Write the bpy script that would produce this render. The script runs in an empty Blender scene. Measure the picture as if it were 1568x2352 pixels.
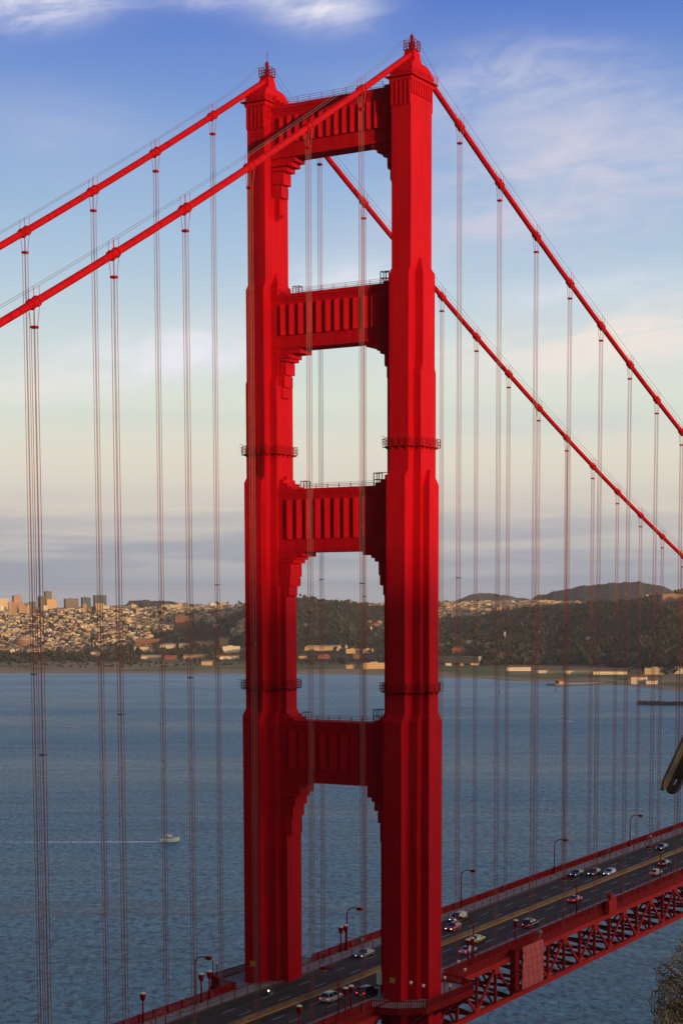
import bpy, bmesh, math, random
from mathutils import Vector, Matrix
random.seed(7)
R = math.radians
C = bpy.context.scene.collection
SC = bpy.context.scene

# ------------------------------------------------------------------ camera
cam_d = bpy.data.cameras.new('camera')
cam = bpy.data.objects.new('camera', cam_d); C.objects.link(cam); SC.camera = cam
CAM = Vector((-257.84, -155.35, 140.14))
YAW, PIT, ROL = R(30.9947), R(-5.8545), R(-0.184)
_f = Vector((math.cos(YAW)*math.cos(PIT), math.sin(YAW)*math.cos(PIT), math.sin(PIT)))
_r = Vector((math.sin(YAW), -math.cos(YAW), 0)); _u = _r.cross(_f)
_R = math.cos(ROL)*_r + math.sin(ROL)*_u; _U = -math.sin(ROL)*_r + math.cos(ROL)*_u
M = Matrix((_R, _U, -_f)).transposed().to_4x4(); M.translation = CAM
cam.matrix_world = M
cam_d.sensor_fit = 'VERTICAL'; cam_d.sensor_height = 36.0; cam_d.lens = 36.0*4114.6/2352
cam_d.shift_y = 637.06/2352
cam_d.clip_start = 0.1; cam_d.clip_end = 60000

# ------------------------------------------------------------------ sun, sky, exposure
SUN_AZ, SUN_EL = R(24), R(4.0)          # the sun stands low, west-north-west, over the headland
SD = Vector((-math.sin(SUN_AZ)*math.cos(SUN_EL), -math.cos(SUN_AZ)*math.cos(SUN_EL), math.sin(SUN_EL)))
sun_d = bpy.data.lights.new('sun', 'SUN'); sun = bpy.data.objects.new('sun', sun_d); C.objects.link(sun)
sun_d.energy = 3.6; sun_d.angle = R(0.6); sun_d.color = (1.0, 0.62, 0.31)
sun.rotation_euler = SD.to_track_quat('Z', 'Y').to_euler()
SC.view_settings.view_transform = 'Standard'; SC.view_settings.look = 'None'
SC.view_settings.exposure = 0.0; SC.view_settings.gamma = 1.0

def lin(*c):
    return tuple(((v/255.0)/12.92 if v/255.0 <= .04045 else ((v/255.0+.055)/1.055)**2.4) for v in c) + (1.0,)

world = bpy.data.worlds.new('World'); SC.world = world; world.use_nodes = True
class NT:
    """short-hand for building a node tree"""
    def __init__(s, tree): s.t = tree; s.n = tree.nodes; s.l = tree.links
    def node(s, ty, **kw):
        n = s.n.new(ty)
        for k, v in kw.items():
            if k.startswith('in_'): n.inputs[int(k[3:])].default_value = v
            else: setattr(n, k, v)
        return n
    def set(s, sock, v):
        if hasattr(v, 'is_output'): s.l.new(v, sock)
        else: sock.default_value = v
    def math(s, op, a, b=0.0, c=None, clamp=False):
        n = s.n.new('ShaderNodeMath'); n.operation = op; n.use_clamp = clamp
        s.set(n.inputs[0], a); s.set(n.inputs[1], b)
        if c is not None: s.set(n.inputs[2], c)
        return n.outputs[0]
    def mix(s, fac, a, b, blend='MIX'):
        n = s.n.new('ShaderNodeMix'); n.data_type = 'RGBA'; n.blend_type = blend
        s.set(n.inputs[0], fac); s.set(n.inputs[6], a); s.set(n.inputs[7], b)
        return n.outputs[2]
    def ramp(s, fac, stops, interp='LINEAR'):
        n = s.n.new('ShaderNodeValToRGB'); n.color_ramp.interpolation = interp
        e = n.color_ramp.elements
        while len(e) > 1: e.remove(e[-1])
        e[0].position, e[0].color = stops[0]
        for p, c in stops[1:]:
            k = e.new(p); k.color = c
        s.l.new(fac, n.inputs[0]); return n.outputs[0]
    def smooth(s, v, lo, hi):
        n = s.n.new('ShaderNodeMapRange'); n.interpolation_type = 'SMOOTHSTEP'
        s.set(n.inputs[0], v); n.inputs[1].default_value = lo; n.inputs[2].default_value = hi
        return n.outputs[0]
    def combine(s, x, y, z=0.0):
        n = s.n.new('ShaderNodeCombineXYZ')
        s.set(n.inputs[0], x); s.set(n.inputs[1], y); s.set(n.inputs[2], z); return n.outputs[0]
    def noise(s, vec, scale, detail=4.0, rough=0.55, dist=0.0):
        n = s.n.new('ShaderNodeTexNoise')
        if vec is not None: s.l.new(vec, n.inputs['Vector'])
        n.inputs['Scale'].default_value = scale; n.inputs['Detail'].default_value = detail
        n.inputs['Roughness'].default_value = rough; n.inputs['Distortion'].default_value = dist
        return n.outputs[0]

def build_world():
    w = NT(world.node_tree)
    for n in list(w.n): w.n.remove(n)
    tc = w.node('ShaderNodeTexCoord'); sp = w.node('ShaderNodeSeparateXYZ')
    w.l.new(tc.outputs['Generated'], sp.inputs[0])
    x, y, z = sp.outputs
    zp = w.math('MAXIMUM', z, 0.0)
    g = lambda *c: lin(*c)
    base = w.ramp(w.math('DIVIDE', zp, 0.4), [
        (0.0, g(146, 158, 172)), (.03, g(160, 168, 178)), (.075, g(192, 189, 187)), (.14, g(218, 209, 197)),
        (.21, g(224, 220, 206)), (.28, g(218, 226, 212)), (.36, g(204, 218, 220)), (.45, g(178, 202, 222)),
        (.55, g(152, 182, 218)), (.66, g(120, 154, 212)), (.78, g(88, 122, 202)), (1.0, g(60, 92, 178))])
    az = w.math('ARCTAN2', y, x)
    # wind-torn high cloud, thickest where the banks below say
    cv = w.combine(w.math('MULTIPLY', az, 5.0), w.math('MULTIPLY_ADD', z, 30.0, w.math('MULTIPLY', az, 2.0)), 0.3)
    n1 = w.noise(cv, 1.6, 8, .62, .5)
    cv2 = w.combine(w.math('MULTIPLY', az, 16.0), w.math('MULTIPLY_ADD', z, 34.0, w.math('MULTIPLY', az, 3.0)), 4.7)
    n2 = w.noise(cv2, 1.5, 8, .6, .8)
    tex = w.math('ADD', w.math('MULTIPLY', w.smooth(n1, .36, .66), .6), w.math('MULTIPLY', w.smooth(n2, .38, .66), .4))
    def bank(a0, z0, sa, sz, tilt, amt, colr, col):
        da = w.math('SUBTRACT', az, R(a0)); dz = w.math('SUBTRACT', z, w.math('MULTIPLY_ADD', da, tilt, z0))
        e = w.math('ADD', w.math('POWER', w.math('ABSOLUTE', w.math('DIVIDE', da, R(sa))), 2.0), w.math('POWER', w.math('ABSOLUTE', w.math('DIVIDE', dz, sz)), 2.0))
        m = w.math('EXPONENT', w.math('MULTIPLY', e, -1.0))
        f = w.math('MULTIPLY', w.math('MULTIPLY', m, amt), w.math('MULTIPLY_ADD', tex, .95, .2), clamp=True)
        return w.mix(f, col, colr)
    col = base
    white, pink, cream = g(234, 234, 242), g(206, 206, 224), g(238, 230, 222)
    for b in ((40.6,.302,2.6,.010,-.10,1.2,white), (36.5,.309,3.5,.006,.0,.7,white), (31.6,.305,1.7,.010,.05,1.15,white),
              (24.5,.272,2.4,.014,.05,1.0,pink), (27.5,.262,3.0,.016,.0,.5,pink), (23.0,.230,3.6,.022,-.06,1.15,pink), (25.5,.203,4.5,.016,.0,.9,pink), (23,.215,6,.035,-.05,.42,pink), (25,.262,5,.02,.03,.35,pink),
              (39.5,.245,3.5,.02,.1,.25,pink), (30.8,.172,2.0,.012,-.04,.9,white), (22.5,.165,4.0,.010,-.05,.7,white), (22.0,.140,4.2,.018,-.10,1.5,cream),
              (27.5,.136,2.5,.012,-.05,.8,cream), (36.5,.135,3.6,.014,-.16,1.5,white), (41,.118,3.0,.008,-.05,.7,cream), (33,.10,8,.006,.03,.3,g(190,202,210)), (24,.10,5,.008,.02,.35,g(186,196,212))):
        col = bank(*b, col)
    # slate coloured low bank just above the horizon
    cv3 = w.combine(w.math('MULTIPLY', az, 5.0), w.math('MULTIPLY', z, 60.0), 9.1)
    n3 = w.noise(cv3, 1.3, 5, .55, .3)
    low = w.math('MULTIPLY', w.math('SUBTRACT', 1.0, w.smooth(z, .02, .075)), w.smooth(n3, .34, .60))
    col = w.mix(w.math('MULTIPLY', low, .8), col, g(150, 156, 172))
    # the sunset half of the sky
    sky = w.node('ShaderNodeTexSky'); sky.sky_type = 'NISHITA'; sky.sun_disc = False
    sky.sun_elevation = SUN_EL; sky.sun_rotation = R(204); sky.altitude = 100
    sky.air_density = 1.2; sky.dust_density = 1.6
    sm = w.mix(1.0, sky.outputs[0], (.06, .06, .06, 1), 'MULTIPLY')
    def toward(deg): return w.math('ADD', w.math('MULTIPLY', x, math.cos(R(deg))), w.math('MULTIPLY', y, math.sin(R(deg))))
    # unseen sky: dimmed north and overhead, invented south-west glow added to light west faces
    north = w.mix(w.smooth(z, 0, .7), g(84, 90, 92), g(88, 98, 108))
    allc = w.mix(w.smooth(toward(20), -.05, .6), north, col)
    glow = w.math('MULTIPLY', w.smooth(toward(-66), .30, .95), w.math('SUBTRACT', 1.0, w.smooth(z, .25, .75)))
    allc = w.mix(1.0, allc, w.mix(glow, (0,0,0,1), (2.6, 2.05, 1.5, 1)), 'ADD')
    dot = w.math('ADD', w.math('MULTIPLY', x, SD.x), w.math('MULTIPLY', y, SD.y))
    allc = w.mix(1.0, allc, w.mix(w.smooth(dot, .2, .95), (0,0,0,1), sm), 'ADD')
    bg = w.node('ShaderNodeBackground'); w.l.new(allc, bg.inputs[0]); bg.inputs[1].default_value = 1.0
    out = w.node('ShaderNodeOutputWorld'); w.l.new(bg.outputs[0], out.inputs[0])
build_world()

# ------------------------------------------------------------------ helpers
class MB:
    """collects faces and links them as ONE mesh object"""
    def __init__(s): s.v = []; s.f = []; s.m = []
    def add(s, vs, fs, mi=0):
        o = len(s.v); s.v += [tuple(p) for p in vs]
        s.f += [tuple(i+o for i in f) for f in fs]; s.m += [mi]*len(fs)
    def box(s, x0, x1, y0, y1, z0, z1, mi=0):
        s.add([(x0,y0,z0),(x1,y0,z0),(x1,y1,z0),(x0,y1,z0),(x0,y0,z1),(x1,y0,z1),(x1,y1,z1),(x0,y1,z1)],
              [(0,3,2,1),(4,5,6,7),(0,1,5,4),(1,2,6,5),(2,3,7,6),(3,0,4,7)], mi)
    def frustum(s, cx, cy, z0, a0, b0, z1, a1, b1, mi=0):
        s.add([(cx-a0,cy-b0,z0),(cx+a0,cy-b0,z0),(cx+a0,cy+b0,z0),(cx-a0,cy+b0,z0),
               (cx-a1,cy-b1,z1),(cx+a1,cy-b1,z1),(cx+a1,cy+b1,z1),(cx-a1,cy+b1,z1)],
              [(0,3,2,1),(4,5,6,7),(0,1,5,4),(1,2,6,5),(2,3,7,6),(3,0,4,7)], mi)
    def bar(s, p, q, w, h, mi=0, up=Vector((0,0,1))):
        p, q = Vector(p), Vector(q); d = (q-p).normalized()
        if abs(d.dot(up)) > .98: up = Vector((1,0,0))
        a = d.cross(up).normalized()*w*.5; b = a.cross(d).normalized()*h*.5
        s.add([p-a-b,p+a-b,p+a+b,p-a+b,q-a-b,q+a-b,q+a+b,q-a+b],
              [(0,3,2,1),(4,5,6,7),(0,1,5,4),(1,2,6,5),(2,3,7,6),(3,0,4,7)], mi)
    def tube(s, pts, r, n=8, mi=0, caps=True):
        pts = [Vector(p) for p in pts]; k = len(pts)
        rr = r if isinstance(r, (list, tuple)) else [r]*k
        vs = []
        for i, p in enumerate(pts):
            d = (pts[min(i+1,k-1)]-pts[max(i-1,0)]).normalized()
            up = Vector((0,0,1)) if abs(d.z) < .9 else Vector((1,0,0))
            a = d.cross(up).normalized(); b = a.cross(d)
            for j in range(n):
                t = 2*math.pi*j/n; vs.append(p+(a*math.cos(t)+b*math.sin(t))*rr[i])
        fs = []
        for i in range(k-1):
            for j in range(n):
                j2 = (j+1) % n; fs.append((i*n+j, i*n+j2, (i+1)*n+j2, (i+1)*n+j))
        if caps: fs += [tuple(range(n))[::-1], tuple((k-1)*n+j for j in range(n))]
        s.add(vs, fs, mi)
    def prism(s, poly, z0, z1, mi=0):
        n = len(poly); vs = [(x,y,z0) for x,y in poly]+[(x,y,z1) for x,y in poly]
        s.add(vs, [tuple(range(n))[::-1], tuple(range(n,2*n))]+[(i,(i+1)%n,n+(i+1)%n,n+i) for i in range(n)], mi)
    def lathe(s, cx, cy, prof, n=12, mi=0):
        vs = []
        for r, z in prof:
            for j in range(n):
                t = 2*math.pi*j/n; vs.append((cx+r*math.cos(t), cy+r*math.sin(t), z))
        fs = []
        for i in range(len(prof)-1):
            for j in range(n):
                j2 = (j+1) % n; fs.append((i*n+j, i*n+j2, (i+1)*n+j2, (i+1)*n+j))
        fs += [tuple(range(n))[::-1], tuple((len(prof)-1)*n+j for j in range(n))]
        s.add(vs, fs, mi)
    def mesh(s, name, mats):
        me = bpy.data.meshes.new(name); me.from_pydata(s.v, [], s.f)
        for m in (mats if isinstance(mats, (list, tuple)) else [mats]): me.materials.append(m)
        me.polygons.foreach_set('material_index', s.m); me.update(); return me
    def build(s, name, mats, parent=None, smooth=False):
        me = s.mesh(name, mats); o = bpy.data.objects.new(name, me); C.objects.link(o)
        if smooth:
            me.polygons.foreach_set('use_smooth', [True]*len(me.polygons))
        if parent:
            o.parent = parent; o.matrix_parent_inverse = Matrix.Translation(-parent.location) if parent.get('_abs') else Matrix()
        return o
def tag(o, label=None, cat=None, group=None, kind=None):
    if label: o['label'] = label
    if cat: o['category'] = cat
    if group: o['group'] = group
    if kind: o['kind'] = kind
    return o
def empty(name, loc=(0,0,0), rz=0.0, absolute=False):
    o = bpy.data.objects.new(name, None); C.objects.link(o); o.location = loc; o.rotation_euler = (0,0,rz)
    o.empty_display_size = .5
    if absolute: o['_abs'] = 1          # children are written in world coordinates
    return o
def dup(o, parent=None):
    c = o.copy(); C.objects.link(c)
    if parent: c.parent = parent
    for ch in list(o.children): dup(ch, c)
    return c
ORD = ['first','second','third','fourth','fifth','sixth','seventh','eighth','ninth','tenth','eleventh','twelfth','thirteenth','fourteenth','fifteenth']

# pixel column / row of the 1568 x 2352 picture -> a place at a chosen real distance
def ray(u, v):
    d = _R*((u-784)/4114.6) - _U*((v-1176-637.06)/4114.6) + _f
    return d.normalized()
def at(u, r, v=None):
    d = ray(u, 1391 if v is None else v); k = r/math.hypot(d.x, d.y)
    return (CAM.x+d.x*k, CAM.y+d.y*k, CAM.z+d.z*k)
def on_z(u, v, z):
    d = ray(u, v); k = (z-CAM.z)/d.z; return CAM+d*k

# ------------------------------------------------------------------ materials
def mat(name, col, rough=.6, metal=0.0, noise=0.0, nscale=1.0, bump=0.0, spec=.5, emit=None, estr=0.0):
    m = bpy.data.materials.new(name); m.use_nodes = True; t = NT(m.node_tree); b = t.n['Principled BSDF']
    b.inputs['Base Color'].default_value = tuple(col[:3])+(1,)
    b.inputs['Roughness'].default_value = rough; b.inputs['Metallic'].default_value = metal
    b.inputs['Specular IOR Level'].default_value = spec
    if noise or bump:
        g = t.node('ShaderNodeNewGeometry')
        n = t.noise(g.outputs['Position'], nscale, 5, .6)
        if noise:
            d = tuple(c*(1-noise) for c in col[:3])+(1,); l = tuple(min(1, c*(1+noise)) for c in col[:3])+(1,)
            t.l.new(t.mix(t.smooth(n, .3, .7), d, l), b.inputs['Base Color'])
        if bump:
            bp = t.node('ShaderNodeBump'); bp.inputs['Strength'].default_value = bump
            t.l.new(n, bp.inputs['Height']); t.l.new(bp.outputs[0], b.inputs['Normal'])
    if emit:
        b.inputs['Emission Color'].default_value = tuple(emit[:3])+(1,); b.inputs['Emission Strength'].default_value = estr
    return m
def red_paint(name, col, dirt=.35, seams=True):
    m = bpy.data.materials.new(name); m.use_nodes = True; t = NT(m.node_tree); b = t.n['Principled BSDF']
    g = t.node('ShaderNodeNewGeometry'); sp = t.node('ShaderNodeSeparateXYZ'); t.l.new(g.outputs['Position'], sp.inputs[0])
    x, y, z = sp.outputs
    # rain streaks run down the plates; faded blotches
    h = t.math('ADD', x, t.math('MULTIPLY', y, 1.3))
    st = t.noise(t.combine(t.math('MULTIPLY', h, 1.8), t.math('MULTIPLY', z, .045), 0), 1.0, 6, .65)
    bl = t.noise(g.outputs['Position'], .22, 6, .6)
    c = t.mix(t.smooth(st, .42, .75), tuple(col)+(1,), tuple(v*(1-dirt) for v in col)+(1,))
    c = t.mix(t.math('MULTIPLY', t.smooth(bl, .48, .75), .35), c, (min(1, col[0]*1.08), col[1]*2.2, col[2]*1.9, 1))
    # plate seams every few metres
    br = t.node('ShaderNodeTexBrick'); t.l.new(t.combine(h, z, 0), br.inputs['Vector'])
    br.inputs['Scale'].default_value = 1.0; br.inputs['Brick Width'].default_value = 3.4; br.inputs['Row Height'].default_value = 3.05
    br.inputs['Mortar Size'].default_value = .035; br.inputs['Color1'].default_value = (1,1,1,1); br.inputs['Color2'].default_value = (.93,.93,.93,1)
    br.inputs['Mortar'].default_value = (.72,.72,.72,1)
    if seams: c = t.mix(.8, c, br.outputs[0], 'MULTIPLY')
    br2 = t.node('ShaderNodeTexBrick'); t.l.new(t.combine(t.math('MULTIPLY', h, 1.0), t.math('ADD', z, .7), 0), br2.inputs['Vector'])
    br2.inputs['Scale'].default_value = 1.0; br2.inputs['Brick Width'].default_value = 1.05; br2.inputs['Row Height'].default_value = 6.1; br2.inputs['Mortar Size'].default_value = .03
    br2.inputs['Color1'].default_value = (1,1,1,1); br2.inputs['Color2'].default_value = (.86,.86,.86,1); br2.inputs['Mortar'].default_value = (.70,.70,.70,1)
    if seams: c = t.mix(.55, c, br2.outputs[0], 'MULTIPLY')
    t.l.new(c, b.inputs['Base Color']); b.inputs['Roughness'].default_value = .62
    b.inputs['Specular IOR Level'].default_value = .02
    bp = t.node('ShaderNodeBump'); bp.inputs['Strength'].default_value = .25; bp.inputs['Distance'].default_value = .05
    t.l.new(t.noise(g.outputs['Position'], 1.4, 4, .6), bp.inputs['Height']); t.l.new(bp.outputs[0], b.inputs['Normal'])
    return m
RED = (0.51, 0.0040, 0.0125)
m_red = red_paint('red_paint', RED)
m_cable = red_paint('cable_paint', (.43, .005, .010), .45, False)
m_rope = mat('rope_paint', (.235, .068, .058), .6, noise=.3, nscale=.8)
m_dark = mat('dark_steel', (.075, .015, .015), .6, noise=.3, nscale=2)
m_truss = red_paint('truss_paint', (.46, .024, .024), .4, False)
m_rail = red_paint('rail_paint', (.23, .008, .009), .4, False)
m_wire = mat('wire_steel', (.12, .10, .11), .5)
m_white = mat('white_paint', (.78, .78, .76), .5)
m_conc = mat('concrete', (.25,.235,.215), .85, noise=.25, nscale=.7, bump=.1)
m_grey = mat('grey_metal', (.25, .25, .26), .5)
m_black = mat('black_rubber', (.012, .012, .013), .6)
m_glass = mat('tinted_glass', (.015, .02, .025), .08)
m_yellow = mat('yellow_paint', (.52, .27, .025), .6, noise=.3, nscale=3)
m_amber = mat('amber_lens', (.75, .45, .10), .3)
m_lens = mat('milky_lens', (.75, .74, .70), .3)

# ------------------------------------------------------------------ heights of the bridge
def zr(x): return 75.6+.0245*x-1.2e-5*x*x if x > 0 else 75.6+.015*x      # road
TX = .3                                                                    # tower axis
def zcable(x):
    if x >= 0:
        t = max(0, x-1.66+1.66); return 227-.4406*x+3.482e-4*x*x
    return 227+.5963*x+4.03e-4*x*x
YC = 13.7
def node_x(n): return n*15.24+1.66 if n > 0 else n*15.24-.35
XMIN, XMAX = -190, 640
def samples(x0, x1, step=7.62):
    n = max(1, int(round((x1-x0)/step))); return [x0+(x1-x0)*i/n for i in range(n+1)]
def strip(mb, y0, y1, d0, d1, x0=XMIN, x1=XMAX, step=7.62, mi=0):
    """a long bar following the road grade, between heights d0 and d1 over the road"""
    xs = samples(x0, x1, step); vs = []; fs = []
    for x in xs:
        z = zr(x); vs += [(x,y0,z+d0),(x,y1,z+d0),(x,y1,z+d1),(x,y0,z+d1)]
    for i in range(len(xs)-1):
        a, b = i*4, i*4+4
        for j in range(4):
            k = (j+1) % 4; fs.append((a+j, a+k, b+k, b+j))
    fs += [(3,2,1,0), tuple(len(vs)-4+j for j in range(4))]
    mb.add(vs, fs, mi)

# ================================================================== SETTING
def water_mat():
    m = bpy.data.materials.new('bay_water'); m.use_nodes = True; t = NT(m.node_tree); b = t.n['Principled BSDF']
    g = t.node('ShaderNodeNewGeometry'); sp = t.node('ShaderNodeSeparateXYZ'); t.l.new(g.outputs['Position'], sp.inputs[0])
    # wind blows across the line of sight, so crests run along the bridge
    ca, sa = math.cos(R(-59)), math.sin(R(-59))
    u = t.math('ADD', t.math('MULTIPLY', sp.outputs[0], ca), t.math('MULTIPLY', sp.outputs[1], sa))
    v = t.math('SUBTRACT', t.math('MULTIPLY', sp.outputs[1], ca), t.math('MULTIPLY', sp.outputs[0], sa))
    big = t.noise(t.combine(t.math('MULTIPLY', u, .0011), t.math('MULTIPLY', v, .0045), 0), 1.0, 5, .6, .6)
    med = t.noise(t.combine(t.math('MULTIPLY', u, .05), t.math('MULTIPLY', v, .05), 3), 1.0, 6, .65, .3)
    sml = t.noise(t.combine(t.math('MULTIPLY', u, .32), t.math('MULTIPLY', v, .15), 7), 1.0, 6, .70, .5)
    drift = t.noise(t.combine(t.math('MULTIPLY', u, .0035), t.math('MULTIPLY', v, .022), 5), 1.0, 5, .6, .8)
    c = t.mix(t.smooth(big, .40, .60), (.036, .145, .205, 1), (.084, .262, .350, 1))
    # distant water painted paler, standing in for its brighter sky reflection
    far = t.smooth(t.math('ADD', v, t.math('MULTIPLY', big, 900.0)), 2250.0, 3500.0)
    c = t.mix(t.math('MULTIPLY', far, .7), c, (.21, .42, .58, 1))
    c = t.mix(t.math('MULTIPLY', t.smooth(drift, .44, .60), .55), c, (.13, .31, .39, 1))
    c = t.mix(t.math('MULTIPLY', t.math('SUBTRACT', 1.0, t.smooth(drift, .34, .46)), .45), c, (.025, .09, .125, 1))
    c = t.mix(t.math('MULTIPLY', t.smooth(med, .38, .66), .35), c, (.10, .26, .34, 1))
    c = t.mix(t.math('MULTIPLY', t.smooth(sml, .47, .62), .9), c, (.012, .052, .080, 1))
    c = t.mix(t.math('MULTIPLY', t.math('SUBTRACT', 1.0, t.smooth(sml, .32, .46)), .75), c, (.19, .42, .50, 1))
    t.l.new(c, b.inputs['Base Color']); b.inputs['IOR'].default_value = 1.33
    b.inputs['Specular IOR Level'].default_value = .14
    t.l.new(t.math('MULTIPLY_ADD', t.smooth(big, .3, .7), .14, .26), b.inputs['Roughness'])
    h = t.math('ADD', t.math('MULTIPLY', med, 2.6), t.math('MULTIPLY', sml, 1.15))
    bp = t.node('ShaderNodeBump'); bp.inputs['Strength'].default_value = .85; bp.inputs['Distance'].default_value = 1.5
    t.l.new(h, bp.inputs['Height']); t.l.new(bp.outputs[0], b.inputs['Normal'])
    return m
w = MB(); n = 48
w.add([(0,0,0)]+[(9000*math.cos(2*math.pi*i/n), 9000*math.sin(2*math.pi*i/n), 0) for i in range(n)], [(0, 1+i, 1+(i+1) % n) for i in range(n)])
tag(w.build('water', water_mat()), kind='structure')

# --- headland behind and under the camera: its crest shades the lower tower, road and near water
def vnoise(x, y, s=0):
    return (math.sin(x*1.7+s)*math.cos(y*1.3-s*2)+.5*math.sin(x*3.1-y*2.3+s)+.25*math.sin(x*6.7+y*5.9+2*s))/1.75
def head_h(s, l):
    # s: metres toward the sun from the tower, l: metres across
    edge = 150+18*vnoise(l/90, 0, 1)+max(0, -l-420)*.9
    t = s-edge
    if t < 0: h = -8+max(-30, t*.4)
    else: h = min(1, t/112)**1.15*138-8*(1-min(1, t/40))
    cr = max(0, min(1, (s-330)/1370)); cr = cr*cr*(3-2*cr)
    side = max(0, min(1, (1500-abs(l-150))/700)); side = side*side*(3-2*side)
    if s > 1700: cr = max(.3, 1-(s-1700)/1500)
    h += cr*side*117
    if t > 112: h += (5*vnoise(s/160, l/150, 2))*min(1, (t-112)/200)
    return h
def hill_mat(name, a, b_, sc):
    m = bpy.data.materials.new(name); m.use_nodes = True; t = NT(m.node_tree); b = t.n['Principled BSDF']
    g = t.node('ShaderNodeNewGeometry'); n = t.noise(g.outputs['Position'], sc, 8, .65)
    t.l.new(t.mix(t.smooth(n, .38, .62), tuple(a)+(1,), tuple(b_)+(1,)), b.inputs['Base Color']); b.inputs['Roughness'].default_value = .95
    b.inputs['Specular IOR Level'].default_value = .1
    return m
S2 = Vector((-math.sin(SUN_AZ), -math.cos(SUN_AZ), 0)); L2 = Vector((S2.y*-1, S2.x, 0))
def sl(x, y): p = Vector((x, y, 0)); return p.dot(S2), p.dot(L2)
cs, cl = sl(CAM.x, CAM.y)
def axis(lo, hi, c, fine, coarse):
    v = []; x = lo
    while x < hi:
        v.append(x); x += fine if abs(x-c) < 160 else coarse
    return v
sv = axis(90, 3200, cs, 7, 45); lv = axis(-1600, 1900, cl, 9, 60)
hd = MB(); vs = []
for s in sv:
    for l in lv:
        p = S2*s+L2*l; h = head_h(s, l)
        d = math.hypot(p.x-CAM.x, p.y-CAM.y)
        k = max(0, 1-d/60); h = h*(1-k)+min(h, 138.3)*k if d < 60 else h
        # the slope falls away in front of the lookout
        vs.append((p.x, p.y, h))
nl = len(lv)
hd.add(vs, [(i*nl+j, i*nl+j+1, (i+1)*nl+j+1, (i+1)*nl+j) for i in range(len(sv)-1) for j in range(nl-1)])
tag(hd.build('headland', hill_mat('dry_grass', (.10,.085,.04), (.055,.06,.028), .08), smooth=True), kind='structure')

# --- the city shore, described per picture column as (distance, height) along the ground
PROF = [  # column, shore distance, then (distance, row seen in the photograph) knots
  (-700, 3900, [(4600,1513),(5500,1491),(6150,1440),(6800,1408),(7300,1402)]),
  (0,    3860, [(4600,1513),(5500,1491),(6150,1440),(6800,1408),(7300,1400)]),
  (280,  3800, [(4600,1512),(5450,1492),(6100,1440),(6700,1404),(7200,1397)]),
  (480,  3750, [(4500,1513),(5200,1494),(5800,1440),(6500,1400),(7000,1393)]),
  (580,  3730, [(4400,1515),(4800,1500),(5300,1450),(5900,1402),(6400,1396)]),
  (690,  3700, [(4200,1518),(4600,1494),(5000,1440),(5500,1384),(5900,1384)]),
  (780,  3680, [(4200,1518),(4600,1492),(5000,1440),(5600,1391),(6000,1391)]),
  (890,  3620, [(4100,1520),(4600,1492),(5200,1440),(5900,1396),(6500,1392)]),
  (1010, 3500, [(4000,1525),(4500,1490),(5200,1450),(6200,1415),(7000,1388)]),
  (1240, 3330, [(3850,1535),(4400,1490),(5000,1430),(6200,1395),(7000,1386)]),
  (1400, 3180, [(3800,1535),(4300,1480),(4900,1410),(5700,1392),(6600,1388)]),
  (1568, 2980, [(3600,1545),(4100,1480),(4700,1395),(5200,1372),(6000,1372)]),
  (2300, 2500, [(3300,1545),(3900,1480),(4500,1395),(5000,1372),(5600,1372)]),
]
def zrow(u, v, r): return at(u, r, v)[2]
def prof_z(k, r):
    u, r0, kn = PROF[k]
    if r <= r0: return max(-6, (r-r0)*.04)
    pts = [(r0, 0.0), (r0+50, 2.6), (kn[0][0], max(3.0, zrow(u, kn[0][1], kn[0][0])))]+[(a, zrow(u, b, a)) for a, b in kn[1:]]
    pts += [(kn[-1][0]+900, zrow(u, kn[-1][1], kn[-1][0])-28), (12500, 105)]
    for (a, za), (b, zb) in zip(pts, pts[1:]):
        if r <= b:
            t = (r-a)/(b-a)
            if a > r0+60: t = t*t*(3-2*t)*.5+t*.5
            return za+(zb-za)*t
    return pts[-1][1]
def land_z(u, r):
    k = 0
    while k < len(PROF)-2 and u > PROF[k+1][0]: k += 1
    t = max(0, min(1, (u-PROF[k][0])/(PROF[k+1][0]-PROF[k][0]))); t = t*t*(3-2*t)
    z = prof_z(k, r)*(1-t)+prof_z(k+1, r)*t
    return z+(2.5*vnoise(u/45, r/210, 3) if z > 12 else 0)
def shore_r(u):
    k = 0
    while k < len(PROF)-2 and u > PROF[k+1][0]: k += 1
    t = max(0, min(1, (u-PROF[k][0])/(PROF[k+1][0]-PROF[k][0]))); t = t*t*(3-2*t)
    return PROF[k][1]*(1-t)+PROF[k+1][1]*t
us = [-700+i*15 for i in range(201)]
rs = [2300+i*60 for i in range(30)]+[4100+i*45 for i in range(80)]+[7700+i*160 for i in range(31)]
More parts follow.
